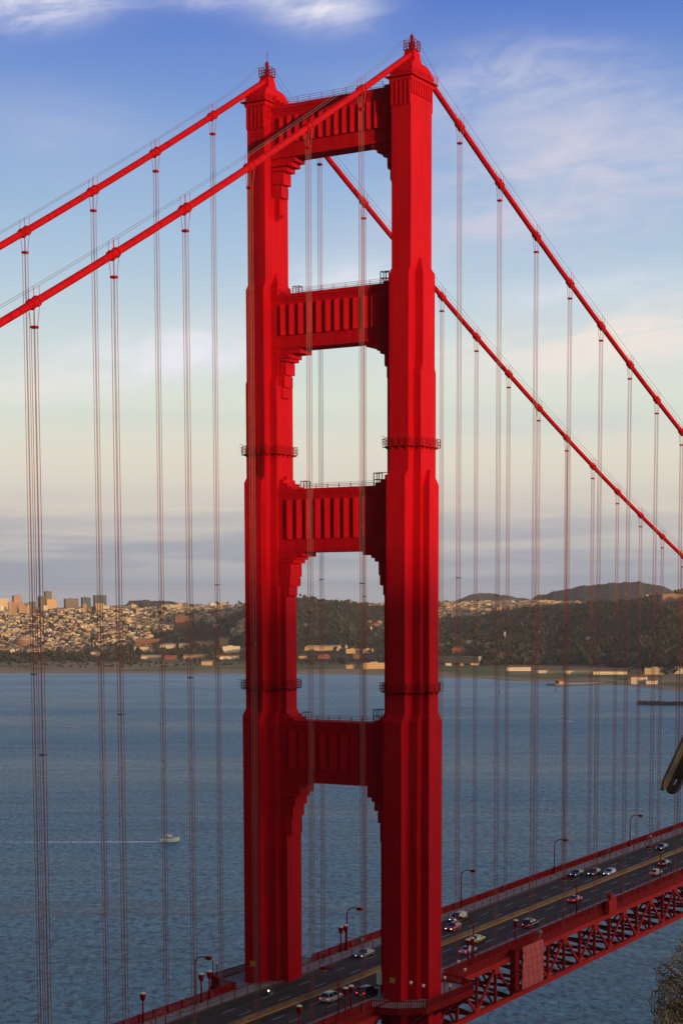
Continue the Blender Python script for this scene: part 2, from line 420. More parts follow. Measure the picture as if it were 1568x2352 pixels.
def land_mat():
    m = bpy.data.materials.new('shore_land'); m.use_nodes = True; t = NT(m.node_tree); b = t.n['Principled BSDF']
    g = t.node('ShaderNodeNewGeometry'); sp = t.node('ShaderNodeSeparateXYZ'); t.l.new(g.outputs['Position'], sp.inputs[0])
    n1 = t.noise(g.outputs['Position'], .012, 8, .65); n2 = t.noise(g.outputs['Position'], .0035, 5, .6)
    c = t.mix(t.smooth(n1, .42, .6), (.04,.036,.027,1), (.095,.08,.06,1))
    # flat field behind the beach is grass on the park side, pale earth toward the city
    gr = t.mix(t.smooth(n1, .4, .62), (.11,.16,.035,1), (.20,.19,.075,1))
    flat = t.math('SUBTRACT', 1.0, t.smooth(sp.outputs[2], 5.0, 12.0))
    c = t.mix(flat, c, t.mix(t.smooth(n2, .42, .56), gr, (.34,.25,.17,1)))
    beach = t.math('SUBTRACT', 1.0, t.smooth(t.math('ADD', sp.outputs[2], t.math('MULTIPLY', n1, 1.6)), 2.6, 3.7))
    c = t.mix(beach, c, (.34,.27,.20,1))
    t.l.new(c, b.inputs['Base Color']); b.inputs['Roughness'].default_value = 1.0; b.inputs['Specular IOR Level'].default_value = .05
    return m
ld = MB(); vs = []
for u in us:
    for r in rs:
        x, y, _ = at(u, r); vs.append((x, y, land_z(u, r)))
nr_ = len(rs)
ld.add(vs, [(i*nr_+j, (i+1)*nr_+j, (i+1)*nr_+j+1, i*nr_+j+1) for i in range(len(us)-1) for j in range(nr_-1)])
tag(ld.build('shore_terrain', land_mat(), smooth=True), kind='structure')
def far_hill(prof, r0, depth, name, m):
    """a hill with real depth: prof is (column, row) of its crest as seen from the lookout"""
    h = MB(); vs = []; nu = 420; nd = 16
    ua, ub = prof[0][0], prof[-1][0]
    for i in range(nu+1):
        u = ua+(ub-ua)*i/nu
        for (a, va), (b, vb) in zip(prof, prof[1:]):
            if u <= b+1e-6:
                t = (u-a)/(b-a); t = t*t*(3-2*t); v = va+(vb-va)*t; break
        top = zrow(u, v+1.2*vnoise(u/9, 1, 4)+.9*vnoise(u/3.1, 5, 2)+1.1*vnoise(u*1.3, 3, 7), r0)
        for j in range(nd+1):
            q = j/nd*2-1; x, y, _ = at(u, r0+q*depth)
            vs.append((x, y, 40+(top-40)*max(0, math.cos(q*math.pi/2))**.8))
    h.add(vs, [(i*(nd+1)+j, (i+1)*(nd+1)+j, (i+1)*(nd+1)+j+1, i*(nd+1)+j+1) for i in range(nu) for j in range(nd)])
    return tag(h.build(name, m, smooth=True), kind='structure')
m_fh = hill_mat('wooded_hill', (.028,.034,.026), (.078,.072,.058), .02)
far_hill([(1180,1400),(1240,1366),(1290,1355),(1340,1345),(1420,1338),(1460,1336),(1510,1344),(1560,1362),(1640,1366),(1800,1390)], 8200, 900, 'hills', m_fh)
far_hill([(1000,1400),(1040,1381),(1060,1374),(1085,1364),(1120,1362),(1150,1366),(1200,1374),(1260,1386),(1300,1400)], 11500, 900, 'hills', m_fh)
far_hill([(200,1400),(285,1390),(300,1380),(330,1378),(360,1380),(385,1380),(420,1387),(520,1400)], 9500, 700, 'hills', m_fh)


# ================================================================== BRIDGE TOWER
tower = tag(empty('bridge_tower', (TX, 0, 0), absolute=True),
            'tall red steel suspension bridge tower with two stepped legs joined by four fluted struts', 'bridge tower')
# blocks of a leg, from the water up: (z0, z1, [ (half length, half width, height lost to the sloped top, next half length, next half width) ... ])
SECT = [
  (8, 122.6, [(6.40,1.66,1.3,5.30,1.70),(3.70,3.15,1.2,2.60,3.02),(2.24,4.49,1.2,1.62,4.14)]),
  (121.0, 161.9, [(5.30,1.70,1.2,4.25,1.74),(2.60,3.04,1.0,2.50,3.0),(1.62,4.14,2.4,.30,3.6)]),
  (160.5, 193.6, [(4.25,1.74,1.1,3.50,1.72)]),
  (160.6, 178.6, [(2.55,3.06,1.2,2.02,3.02)]),
  (177.5, 195.4, [(2.00,3.14,2.4,.5,1.9)]),
  (192.0, 222.4, [(3.50,1.72,0,3.5,1.72)]),
]
def outline(blocks, d):
    """plan outline of stepped blocks, offset outward by d"""
    bl = sorted([(a+d, b+d) for a, b in blocks], reverse=True)
    q = []
    for i, (a, b) in enumerate(bl):
        q.append((a, bl[i-1][1] if i else -1)); q.append((a, b))
    q = [p for p in q if p[1] >= 0]
    full = q + [(-x, y) for x, y in reversed(q)] + [(-x, -y) for x, y in q] + [(x, -y) for x, y in reversed(q)]
    return full
def rail_path(mb, pts, z, h=1.15, r=.05, post=1.6, closed=True, mi=0):
    n = len(pts); seq = list(range(n if closed else n-1))
    for i in seq:
        p, q = Vector((*pts[i], 0)), Vector((*pts[(i+1) % n], 0)); L = (q-p).length
        if L < .05: continue
        for k in range(3):
            zz = z+h*(k+1)/3
            mb.bar((p.x,p.y,zz), (q.x,q.y,zz), r*1.4, r*1.4, mi)
        m = max(1, int(round(L/post)))
        for j in range(m):
            t = p.lerp(q, j/m); mb.box(t.x-r, t.x+r, t.y-r, t.y+r, z-.05, z+h, mi)
def make_leg(yc, far):
    b = MB()
    for z0, z1, bl in SECT:
        for a, w, ch, a2, w2 in bl:
            if ch:
                b.frustum(TX, yc, z0, a, w, z1-ch, a, w); 
                b.frustum(TX, yc, z1-ch, a, w, z1, a2, w2)
            else: b.box(TX-a, TX+a, yc-w, yc+w, z0, z1)
    leg = b.build('leg', m_red, tower)
    # fluted head under the saddle
    h = MB()
    for s in (-1, 1):
        for i in range(5):
            y = yc-1.72+.17+(3.44-.34)*i/4
            x0 = TX+s*3.49; h.box(min(x0, x0+s*.26), max(x0, x0+s*.26), y-.2, y+.2, 218.5, 222.2)
        for i in range(9):
            x = TX-3.2+6.4*i/8
            y0 = yc+s*1.71; h.box(x-.2, x+.2, min(y0, y0+s*.24), max(y0, y0+s*.24), 220.2, 222.2)
    h.box(TX-3.82, TX+3.82, yc-2.02, yc+2.02, 222.15, 222.75)
    h.box(TX-4.3, TX+4.3, yc-2.5, yc+2.5, 222.75, 222.95)
    rail_path(h, [(TX-4.2,yc-2.4),(TX+4.2,yc-2.4),(TX+4.2,yc+2.4),(TX-4.2,yc+2.4)], 222.95, 1.1, .04, 1.3)
    h.build('leg_head', m_red, leg)
    # saddle housing: a curved dome with a tapered pedestal
    d = MB()
    prof = [(3.7,1.98,222.9),(3.62,1.95,223.6),(3.35,1.86,224.3),(2.9,1.72,224.9),(2.25,1.52,225.35),(1.35,1.2,225.6)]
    for (a0,b0,z0),(a1,b1,z1) in zip(prof, prof[1:]): d.frustum(TX, yc, z0, a0, b0, z1, a1, b1)
    for i in range(7):                         # the ribs of the housing
        x = TX-3.0+6.0*i/6
        k = abs(i-3)/3
        for sy in (-1, 1):
            zt = 225.2-1.0*k*k
            d.bar((x, yc+sy*2.02, 222.95), (TX+(x-TX)*.93, yc+sy*1.92, 223.9), .12, .16); d.bar((TX+(x-TX)*.93, yc+sy*1.92, 223.9), (TX+(x-TX)*.72, yc+sy*1.5, zt+.2), .12, .16)
    d.frustum(TX, yc, 225.6, 1.2, 1.15, 227.5, .85, .8)
    d.build('saddle_housing', m_red, leg)
    f = MB()
    f.box(TX-1.0, TX+1.0, yc-1.0, yc+1.0, 227.5, 227.62)
    sq = [(TX-.95,yc-.95),(TX+.95,yc-.95),(TX+.95,yc+.95),(TX-.95,yc+.95)]
    rail_path(f, sq, 227.62, 1.35, .055, .95)
    f.lathe(TX, yc, [(.4,227.6),(.4,228.7),(.28,229.0),(.2,229.3)], 10)
    f.lathe(TX, yc, [(.12,229.2),(.3,229.45),(.33,229.7),(.22,229.95),(.05,230.1)], 10)
    if far:
        f.tube([(TX+.1,yc,229.9),(TX+.1,yc,231.9)], .05, 6); f.tube([(TX-.9,yc-.9,227.6),(TX-.9,yc-.9,229.9)], .03, 5)
    else:
        f.tube([(TX+.3,yc+.2,229.0),(TX+.3,yc+.2,230.5)], .04, 6)
    f.build('beacon_cage', m_rail, leg)
    # two inspection galleries that follow the stepped plan
    for z, bl in ((165.6, [(4.25,1.74),(2.55,3.06)]), (126.2, [(5.30,1.70),(2.60,3.04),(1.62,4.14)])):
        g = MB(); o = [(TX+x, yc+y) for x, y in outline(bl, .55)]
        i_ = [(TX+x, yc+y) for x, y in outline(bl, -.2)]
        n = len(o)
        for k in range(n):
            k2 = (k+1) % n
            p, q, r_, s_ = o[k], o[k2], i_[k2], i_[k]
            if (Vector(p)-Vector(q)).length < .05: continue
            g.add([(*p,z-.12),(*q,z-.12),(*r_,z-.12),(*s_,z-.12),(*p,z),(*q,z),(*r_,z),(*s_,z)],
                  [(3,2,1,0),(4,5,6,7),(0,1,5,4),(1,2,6,5),(2,3,7,6),(3,0,4,7)])
            P, Q = Vector((*p,0)), Vector((*q,0)); S_ = Vector((*s_,0)); m = max(1, int((Q-P).length/1.5))
            for j in range(m):
                e = P.lerp(Q, (j+.5)/m); w = S_.lerp(Vector((*r_,0)), (j+.5)/m)
                e = w+(e-w)*.85
                g.add([(e.x,e.y,z-.12),(w.x,w.y,z-.12),(w.x,w.y,z-1.0),(e.x+.06,e.y+.06,z-.12),(w.x+.06,w.y+.06,z-.12),(w.x+.06,w.y+.06,z-1.0)],
                      [(0,1,2),(5,4,3),(0,2,5,3),(1,4,5,2),(0,3,4,1)])
        rail_path(g, o, z, 1.3, .04, 1.3)
        for x, y in ((TX-bl[0][0]-.55, yc-bl[0][1]-.55), (TX-bl[0][0]-.55, yc+bl[0][1]+.55), (TX+bl[0][0]+.55, yc-bl[0][1]-.55)):
            for k in range(3): g.bar((x, y, z+.5*(k+1)), (x-.25, y-(.4 if y < yc else -.4), z+.5*(k+1)), .07, .07)
        g.build('inspection_gallery', m_rail, leg)
    # ladder cage on the inner edge of the far leg
    if far:
        for z0, z1 in ((153.6, 166),(114, 126.6)):
            l = MB()
            y = yc-1.9 if z0 > 130 else yc-1.9
            a = 5.45 if z0 < 130 else 4.4
            for dy in (0, -.6): l.bar((TX-a-.12, y+1.1+dy, z0), (TX-a-.12, y+1.1+dy, z1), .09, .09)
            for k in range(int((z1-z0)/.6)): l.bar((TX-a-.12, y+1.1, z0+k*.6), (TX-a-.12, y+.5, z0+k*.6), .06, .06)
            l.build('ladder', m_rail, leg)
    # small yellow number plate near the foot
    pl = MB(); pl.box(TX-6.44, TX-6.405, yc+.0-.5, yc+.5, 78.6, 79.5); pl.build('notice_plate', m_yellow, leg)
    return leg
leg_w = make_leg(-YC, False); leg_e = make_leg(YC, True)
pier = MB()
for s in (-1, 1): pier.frustum(TX, s*YC, -6, 12, 10, 9, 9, 8)
pier.box(TX-8, TX+8, -9, 9, 2, 8.5); pier.build('pier', m_conc, tower)

# struts between the legs: (z bottom, z top, half thickness, inner leg face y, ribs, zigzag z0, z1, corbel profile)
STR = [
  (213.7, 222.2, 1.60, 11.98, 14, 216.0, 220.2, [(213.0,0,7.3),(212.3,0,8.1),(211.6,0,9.1),(209.6,0,9.9),(207.6,0,10.4),(204.9,0,10.9)]),
  (182.7, 191.7, 1.85, 11.94, 12, 184.9, 189.9, [(181.9,0,6.3),(181.2,0,8.2),(180.7,0,8.7),(178.6,0,9.5),(176.6,0,9.9),(174.9,0,10.3)]),
  (149.1, 159.6, 2.25, 10.64, 10, 151.3, 157.8, [(148.4,0,5.9),(147.9,0,7.3),(147.3,0,7.9),(145.0,0,8.6),(143.4,0,8.8),(141.9,0,9.15)]),
  (110.3, 120.8, 2.27, 10.52, 9, 112.5, 118.9, [(108.4,0,6.6),(107.7,0,7.3),(106.2,0,7.8),(104.2,0,8.4),(101.0,0,8.8),(94.7,0,9.4)]),
]
for si, (zb, zt, hx, yi, nr, g0, g1, cb) in enumerate(STR):
    b = MB(); ye = yi+.6
    b.box(TX-hx, TX+hx, -ye, ye, zb, zt)
    b.box(TX-hx-.28, TX+hx+.28, -ye+.05, ye-.05, zt-.75, zt-.1)          # upper lip
    b.box(TX-hx-.12, TX+hx+.12, -ye+.07, ye-.07, zt-1.15, zt-.75)
    b.box(TX-hx-.2, TX+hx+.2, -ye+.06, ye-.06, zb+.02, zb+.45)           # lower lip
    for s in (-1, 1):                                                     # stepped haunches where strut meets leg
        for k, (w, h) in enumerate(((2.6,.45),(1.7,1.0),(.9,1.7))):
            y0, y1 = sorted((s*(yi+.3), s*(yi-w))); b.box(TX-hx+.25+.1*k, TX+hx-.25-.1*k, y0, y1, zt-.01, zt+h)
    strut = b.build('strut', m_red, tower)
    n = nr; y0, y1 = yi-1.45, -(yi-1.45); dy = (y1-y0)/n
    for s in (-1, 1):
        f = MB()
        xf = TX+s*(hx-.01); xo = TX+s*(hx+.55)
        for k in range(n):
            a = y0+k*dy; p = a+dy*.36; c = a+dy*.97
            f.add([(xf,a,g0),(xo,p,g0),(xf,c,g0),(xf,a,g1),(xo,p,g1),(xf,c,g1)],
                  [(0,1,4,3),(1,2,5,4),(2,1,0),(3,4,5),(0,3,5,2)])
        f.build('fluting', m_red, strut)
    # stepped corbels below both ends
    for s in (-1, 1):
        c = MB(); z_hi = zb+.01
        for k, (z_lo, _, reach) in enumerate(cb):
            wx = hx-.05-.17*k
            y0_, y1_ = sorted((s*(yi+.4), s*reach))
            c.box(TX-wx, TX+wx, y0_, y1_, z_lo, z_hi)
            if k >= 3:      # sloped lower edge of each hanging block
                pass
            z_hi = z_lo+.005
        z_lo = cb[-1][0]; reach = cb[-1][2]; wx = hx-.05-.17*5
        ya, yb = s*(yi+.4), s*reach
        c.add([(TX-wx,ya,z_lo+.01),(TX+wx,ya,z_lo+.01),(TX+wx,yb,z_lo+.01),(TX-wx,yb,z_lo+.01),(TX-wx+.5,ya,z_lo-1.2),(TX+wx-.5,ya,z_lo-1.2),(TX+wx-.5,(ya*2+yb)/3,z_lo-.9),(TX-wx+.5,(ya*2+yb)/3,z_lo-.9)],
              [(0,1,2,3),(7,6,5,4),(0,4,5,1),(1,5,6,2),(2,6,7,3),(3,7,4,0)])
        # fluted cheeks on the bracket's flanks
        for sx in (-1, 1):
            x = TX+sx*(hx-.05)
            for k in range(1, 5):
                zz0 = cb[k][0]; zz1 = cb[k-1][0]
                y0_, y1_ = sorted((s*(yi-.2), s*(cb[k][2]+.25)))
                c.box(min(x-.01*sx, x+sx*(.30-.06*k)), max(x-.01*sx, x+sx*(.30-.06*k)), y0_, y1_, zz0+.12, zz1-.05)
        c.build('corbel', m_red, strut)
    w = MB()
    for sx in (-1, 1):
        pts = [(TX+sx*(hx-.3), -yi+2.8), (TX+sx*(hx-.3), yi-2.8)]
        rail_path(w, pts, zt, 1.05 if si == 0 else .8, .03, 2.2, closed=False)
    w.build('walkway_rail', m_rail, strut)
    if si:
        q = MB(); yy = -(yi-3.2)
        for px_, py_ in ((-.5,-.5),(.5,-.5),(.5,.5),(-.5,.5)): q.box(TX+px_-.06, TX+px_+.06, yy+py_-.06, yy+py_+.06, zt, zt+2.2)
        for k in (1.1, 2.14):
            q.box(TX-.55, TX+.55, yy-.55, yy-.45, zt+k-.06, zt+k+.06); q.box(TX-.55, TX+.55, yy+.45, yy+.55, zt+k-.06, zt+k+.06)
            q.box(TX-.55, TX-.45, yy-.449, yy+.449, zt+k-.06, zt+k+.06); q.box(TX+.45, TX+.55, yy-.449, yy+.449, zt+k-.06, zt+k+.06)
        q.bar((TX, yy, zt+2.2), (TX, yy-2.6, zt+2.2), .1, .12)
        tag(q.build('hoist_frame', m_dark), ['', 'small dark hoist frame on the second strut down from the tower top',
            'small dark hoist frame on the third strut down from the tower top',
            'small dark hoist frame on the lowest strut above the road'][si], 'hoist frame', 'hoist frames on the struts')
        q2 = MB(); yy = yi-4.0
        for px_, py_ in ((-.5,-.6),(.5,-.6),(.5,.6),(-.5,.6)): q2.box(TX+px_-.05, TX+px_+.05, yy+py_-.05, yy+py_+.05, zt, zt+1.3)
        for py_ in (-.6,.6): q2.box(TX-.55, TX+.55, yy+py_-.05, yy+py_+.05, zt+1.3, zt+1.4)
        for px_ in (-.5,.5): q2.box(TX+px_-.05, TX+px_+.05, yy-.549, yy+.549, zt+1.3, zt+1.39)
        q2.build('guard_frame', m_dark, strut)
# platforms that carry the footway round the outside of each leg
def platform(yc, label, plabel, lamps):
    s = -1 if yc < 0 else 1
    ply = [(-12.2, s*13.2), (-11.3, s*17.3), (-8.4, s*21.0), (8.4, s*21.0), (11.3, s*17.3), (12.2, s*13.2)]
    ply = [(x+TX, y) for x, y in ply]
    p = MB()
    pts = ply if s > 0 else ply[::-1]
    p.prism(pts[::-1] if s > 0 else pts[::-1], 74.9, 75.55)
    pl = tag(p.build('platform', m_conc), kind='structure')
    rl = tag(empty('platform_railing', (TX, yc, 75.55), absolute=True), label, 'railing', 'railings round the tower legs')
    r = MB()
    for (x0, y0), (x1, y1) in zip(ply, ply[1:]):
        P, Q = Vector((x0,y0,0)), Vector((x1,y1,0)); n = int((Q-P).length/.34)
        for k in range(n+1):
            t = P.lerp(Q, k/max(1,n)); r.box(t.x-.07, t.x+.07, t.y-.05, t.y+.05, 75.5, 76.75)
    r.build('baluster_row', m_rail, rl)['kind'] = 'stuff'
    r = MB()
    for (x0, y0), (x1, y1) in zip(ply, ply[1:]):
        r.bar((x0,y0,76.82), (x1,y1,76.82), .16, .14); r.bar((x0,y0,75.65), (x1,y1,75.65), .14, .14)
    r.build('hand_rail', m_rail, rl)
    r = MB()
    for (x0, y0), (x1, y1) in zip(ply, ply[1:]):
        r.bar((x0,y0,75.1), (x1,y1,75.1), .22, 1.0)
    for k in range(5):                                   # cantilever brackets below
        x = TX-9+k*4.5; r.bar((x, s*20.6, 74.7), (x, s*15.5, 70.5), .35, .5); r.bar((x, s*20.8, 74.65), (x, s*14, 74.65), .35, .45)
    r.build('edge_beam', m_rail, rl)
    for i, (x, y) in enumerate(lamps):
        l = MB(); l.tube([(0,0,0),(0,0,3.6)], [.1,.07], 8); 
        lp = tag(l.build('lamp_post', m_rail), plabel[i], 'lamp post', 'globe lamp posts around the tower legs')
        lp.location = (x, y, 75.55)
        gl = MB(); gl.lathe(0, 0, [(.06,3.5),(.22,3.62),(.27,3.85),(.2,4.05),(.06,4.13)], 12)
        gl.build('globe', m_lens, lp, True)
platform(-YC, 'red picket railing around the platform outside the nearer tower leg',
  ['slim globe lamp post at the road-side end of the near platform', 'slim globe lamp post at the first bend of the near platform railing',
   'slim globe lamp post midway along the near platform railing', 'slim globe lamp post at the last bend of the near platform railing',
   'slim globe lamp post where the near platform meets the truss'],
  [(-7.5,-15.3+(-2.6)),(-8.6,-20.8),(-1.3,-20.8),(6.0,-20.8),(11.8,-16.6)])
platform(YC, 'red picket railing around the platform outside the farther tower leg',
  ['slim globe lamp post at the corner of the far platform', 'slim globe lamp post just beside the far platform corner',
   'slim dark lamp post at the outer edge of the far platform'], [(-8.2,20.6),(-10.2,18.4),(2.6,20.8)])

# ================================================================== MAIN CABLES AND SUSPENDERS
def cable(y, label):
    s = -1 if y < 0 else 1
    e = tag(empty('main_cable', (TX, y, 226), absolute=True), label, 'suspension cable', 'the two main cables')
    b = MB()
    xs = [-343+i*7 for i in range(49)]+[0]+[5*i for i in range(1, 129)]
    b.tube([(x, y, zcable(x)) for x in xs], .47, 14)
    b.build('cable', m_cable, e, True)
    for sx in (-1, 1):
        for dy in (-.42, .42):
            w = MB(); xs2 = [sx*x for x in (1.0, 9, 17)]+[sx*(17+15.24*k) for k in range(1, 21 if sx < 0 else 40)]
            w.tube([(x, y+dy, zcable(x)+1.75+(1.2 if abs(x) < 5 else 0)) for x in xs2], .028, 5)
            w.build('hand_rope', m_wire, e)
    for n in list(range(-9, 0))+list(range(1, 16)):
        x = node_x(n); sl = (zcable(x+.5)-zcable(x-.5)); d = Vector((1,0,sl)).normalized(); up = Vector((-sl,0,1)).normalized()
        c = Vector((x, y, zcable(x)))
        b = MB(); b.tube([c-d*.95, c-d*.9, c+d*.9, c+d*.95], [.52,.58,.58,.52], 14)
        for k in (-.55, .55):
            b.tube([c+d*(k-.11), c+d*(k+.11)], .68, 14)
        for k in (-1, 1):
            b.bar(c+d*.95*k+up*.45, c+d*1.15*k+up*.42, .6, .16)
            for dy in (-.42, .42): b.tube([c+d*.55*k+Vector((0,dy,.3)), c+d*.55*k+Vector((0,dy,1.85))], .035, 5)
        b.build('cable_band', m_cable, e)
        # the four ropes of one suspender
        up_ = 'uphill' 
        side = 'near' if s < 0 else 'far'
        where = 'toward the city' if n > 0 else 'toward the shore'
        z0 = zr(x)-.4; zt_ = c.z-.5
        t = tag(empty('suspender', (x, y, z0), absolute=True),
                f'{ORD[abs(n)-1]} four-rope suspender from the tower {where}, hanging from the {side} main cable', 'suspender', 'suspenders hanging from the main cables')
        zs = zt_-2.3
        for dx in (-.24, .24):
            for dy in (-.27, .27):
                r = MB(); r.tube([(x+dx*2.1, y+dy*1.7, zt_+.55), (x+dx, y+dy, zs), (x+dx, y+dy, z0)], .042, 6)
                r.build('rope', m_rope, t)
        q = MB(); q.box(x-.36, x+.36, y-.38, y+.38, zs-.14, zs+.14); q.build('socket_bar', m_cable, t)
        if zs-z0 > 70:
            q = MB(); q.box(x-.31, x+.31, y-.33, y+.33, z0+(zs-z0)*.49-.07, z0+(zs-z0)*.49+.07); q.build('spacer', m_dark, t)
    return e
cable(-YC, 'thick red main cable running over the nearer tower leg')
cable(YC, 'thick red main cable running over the farther tower leg')

# ================================================================== ROAD AND DECK
def asphalt():
    m = bpy.data.materials.new('asphalt'); m.use_nodes = True; t = NT(m.node_tree); b = t.n['Principled BSDF']
    g = t.node('ShaderNodeNewGeometry'); sp = t.node('ShaderNodeSeparateXYZ'); t.l.new(g.outputs['Position'], sp.inputs[0])
    # wheel tracks along the lanes
    n = t.noise(t.combine(t.math('MULTIPLY', sp.outputs[0], .03), t.math('MULTIPLY', sp.outputs[1], 1.1), 0), 1, 5, .6)
    n2 = t.noise(g.outputs['Position'], .5, 6, .6)
    c = t.mix(t.smooth(n, .35, .65), (.044,.038,.031,1), (.080,.069,.056,1))
    c = t.mix(t.math('MULTIPLY', t.smooth(n2, .5, .75), .4), c, (.025,.024,.025,1))
    # expansion joints
    fr = t.math('FRACT', t.math('DIVIDE', t.math('ADD', sp.outputs[0], 500.0), 15.24))
    j = t.math('LESS_THAN', fr, .012); c = t.mix(t.math('MULTIPLY', j, .5), c, (.015,.014,.014,1))
    t.l.new(c, b.inputs['Base Color']); b.inputs['Roughness'].default_value = .85; b.inputs['Specular IOR Level'].default_value = .08
    return m
r = MB(); strip(r, -9.45, 9.45, -.35, 0); road = tag(r.build('road', asphalt()), kind='structure')
mk = MB()
for y in (-6.3, -3.15, 3.15, 6.3):
    x = XMIN+3
    while x < 420:
        vs = []
        for xx in (x, x+1.8, x+3.7): vs += [(xx, y-.075, zr(xx)+.006), (xx, y+.075, zr(xx)+.006)]
        mk.add(vs, [(0,2,3,1),(2,4,5,3)]); x += 11.5
mk.build('lane_markings', mat('lane_paint', (.46,.45,.43), .7, noise=.3, nscale=2), road)
yl = MB(); strip(yl, -.62, -.34, .0, .10, XMIN, 450); yl.build('yellow_line', m_yellow, road)
for s in (-1, 1):
    w = MB(); y0, y1 = sorted((s*9.75, s*13.35)); strip(w, y0, y1, -.2, .22); tag(w.build('sidewalk', m_conc), kind='structure')
    w = MB(); y0, y1 = sorted((s*9.45, s*9.75)); strip(w, y0, y1, -.2, .30); tag(w.build('kerb', m_dark), kind='structure')
# movable barrier between the two directions
mb_ = tag(empty('median_barrier', (0,0,zr(0)), absolute=True), 'low brown barrier of short segments down the middle of the road', 'road barrier')
b = MB(); x = XMIN+1
b2 = MB()
while x < 430:
    z = zr(x+.5); b.frustum(x+.47, 0, z+.0, .46, .26, z+.28, .46, .12); b.box(x+.02, x+.92, -.13, .13, z+.28, z+.78)
    x += 1.0
m_bar = mat('barrier_concrete', (.17,.10,.06), .85, noise=.35, nscale=.6)
o = b.build('barrier_segments', m_bar, mb_); o['kind'] = 'stuff'
# fence between the footway and the traffic, and the outer railings
for s, nm in ((-1, 'nearer'), (1, 'farther')):
    e = tag(empty('footway_fence', (0, s*9.9, zr(0)), absolute=True), f'thin steel safety fence between the traffic and the {nm} footway', 'fence', 'footway fences')
    f = MB()
    for h in (.85, 1.38): strip(f, s*9.98-.025, s*9.98+.025, h, h+.045, -120, 420)
    f.build('rail', m_dark, e)
    f = MB(); x = -120
    while x < 300:
        z = zr(x); f.box(x-.05, x+.05, s*9.98-.06, s*9.98+.06, z+.2, z+1.45); x += 3.81
    f.build('post_row', m_rail, e)['kind'] = 'stuff'
    e = tag(empty('bridge_railing', (0, s*13.4, zr(0)), absolute=True), f'red picket railing along the outer edge of the {nm} footway', 'railing', 'outer railings of the bridge')
    f = MB()
    for a, b_ in ((XMIN, -12.1), (12.4, 460)):
        strip(f, s*13.42-.1, s*13.42+.1, 1.45, 1.6, a, b_); strip(f, s*13.42-.08, s*13.42+.08, .28, .42, a, b_)
    f.build('hand_rail', m_rail, e)
    f = MB(); x = -130
    while x < 260:
        if not -12 < x < 12.4:
            z = zr(x); f.box(x-.11, x+.11, s*13.42-.035, s*13.42+.035, z+.4, z+1.47)
        x += .36
    f.build('picket_row', m_rail, e)['kind'] = 'stuff'
    f = MB(); x = -130
    while x < 420:
        if not -12 < x < 12.4:
            z = zr(x); f.box(x-.14, x+.14, s*13.42-.17, s*13.42+.17, z-.4, z+1.66)
        x += 3.81
    f.build('post_row', m_rail, e)['kind'] = 'stuff'

deck = tag(empty('bridge_deck', (0, 0, zr(0)-5), absolute=True), 'red steel stiffening truss carrying the road deck past the tower', 'bridge deck')
b = MB(); strip(b, -13.3, 13.3, -1.0, -.36); b.build('deck_slab', m_dark, deck)
for s in (-1, 1):
    b = MB(); strip(b, s*13.55-.12, s*13.55+.12, -.75, .27); b.build('fascia', m_rail, deck)
    b = MB(); strip(b, s*13.7-.42, s*13.7+.42, -1.95, -1.0); b.build('top_chord', m_truss, deck)
    b = MB(); strip(b, s*13.7-.42, s*13.7+.42, -9.4, -8.5); b.build('bottom_chord', m_truss, deck)
hid_v, hid_d = MB(), MB()
for s in (-1, 1):
    for k in range(-12, 40):
        x = k*15.24+1.66
        for half in (0, 1):
            xa = x+half*7.62; za, zb_ = zr(xa)-1.9, zr(xa)-8.6
            xb = xa+7.62
            show = s < 0 and -40 < xa < 205
            v = MB() if show else hid_v
            v.box(xa-.15, xa+.15, s*13.7-.3, s*13.7+.3, zb_+.05, za-.05)
            if half == 0: v.add([(xa-1.3,s*13.7-.36,za+.0),(xa+1.3,s*13.7-.36,za+.0),(xa+.45,s*13.7-.36,za-1.3),(xa-.45,s*13.7-.36,za-1.3),(xa-1.3,s*13.7+.36,za),(xa+1.3,s*13.7+.36,za),(xa+.45,s*13.7+.36,za-1.3),(xa-.45,s*13.7+.36,za-1.3)],
                [(0,1,2,3),(7,6,5,4),(0,3,7,4),(1,5,6,2),(3,2,6,7)])
            else: v.add([(xa-1.2,s*13.7-.36,zb_),(xa+1.2,s*13.7-.36,zb_),(xa+.45,s*13.7-.36,zb_+1.1),(xa-.45,s*13.7-.36,zb_+1.1),(xa-1.2,s*13.7+.36,zb_),(xa+1.2,s*13.7+.36,zb_),(xa+.45,s*13.7+.36,zb_+1.1),(xa-.45,s*13.7+.36,zb_+1.1)],
                [(3,2,1,0),(4,5,6,7),(4,7,3,0),(2,6,5,1),(7,6,2,3)])
            if show: v.build('vertical_post', m_truss, deck)
            d = MB() if show else hid_d
            p, q = ((xa, s*13.7, za), (xb, s*13.7, zr(xb)-8.6)) if half == 0 else ((xa, s*13.7, zb_), (xb, s*13.7, zr(xb)-1.9))
            d.bar(p, q, .36, .5)
            if show: d.build('diagonal_brace', m_truss, deck)
hid_v.build('far_truss_posts', m_truss, deck)['kind'] = 'stuff'; hid_d.build('far_truss_braces', m_truss, deck)['kind'] = 'stuff'
fb, lat = MB(), MB()
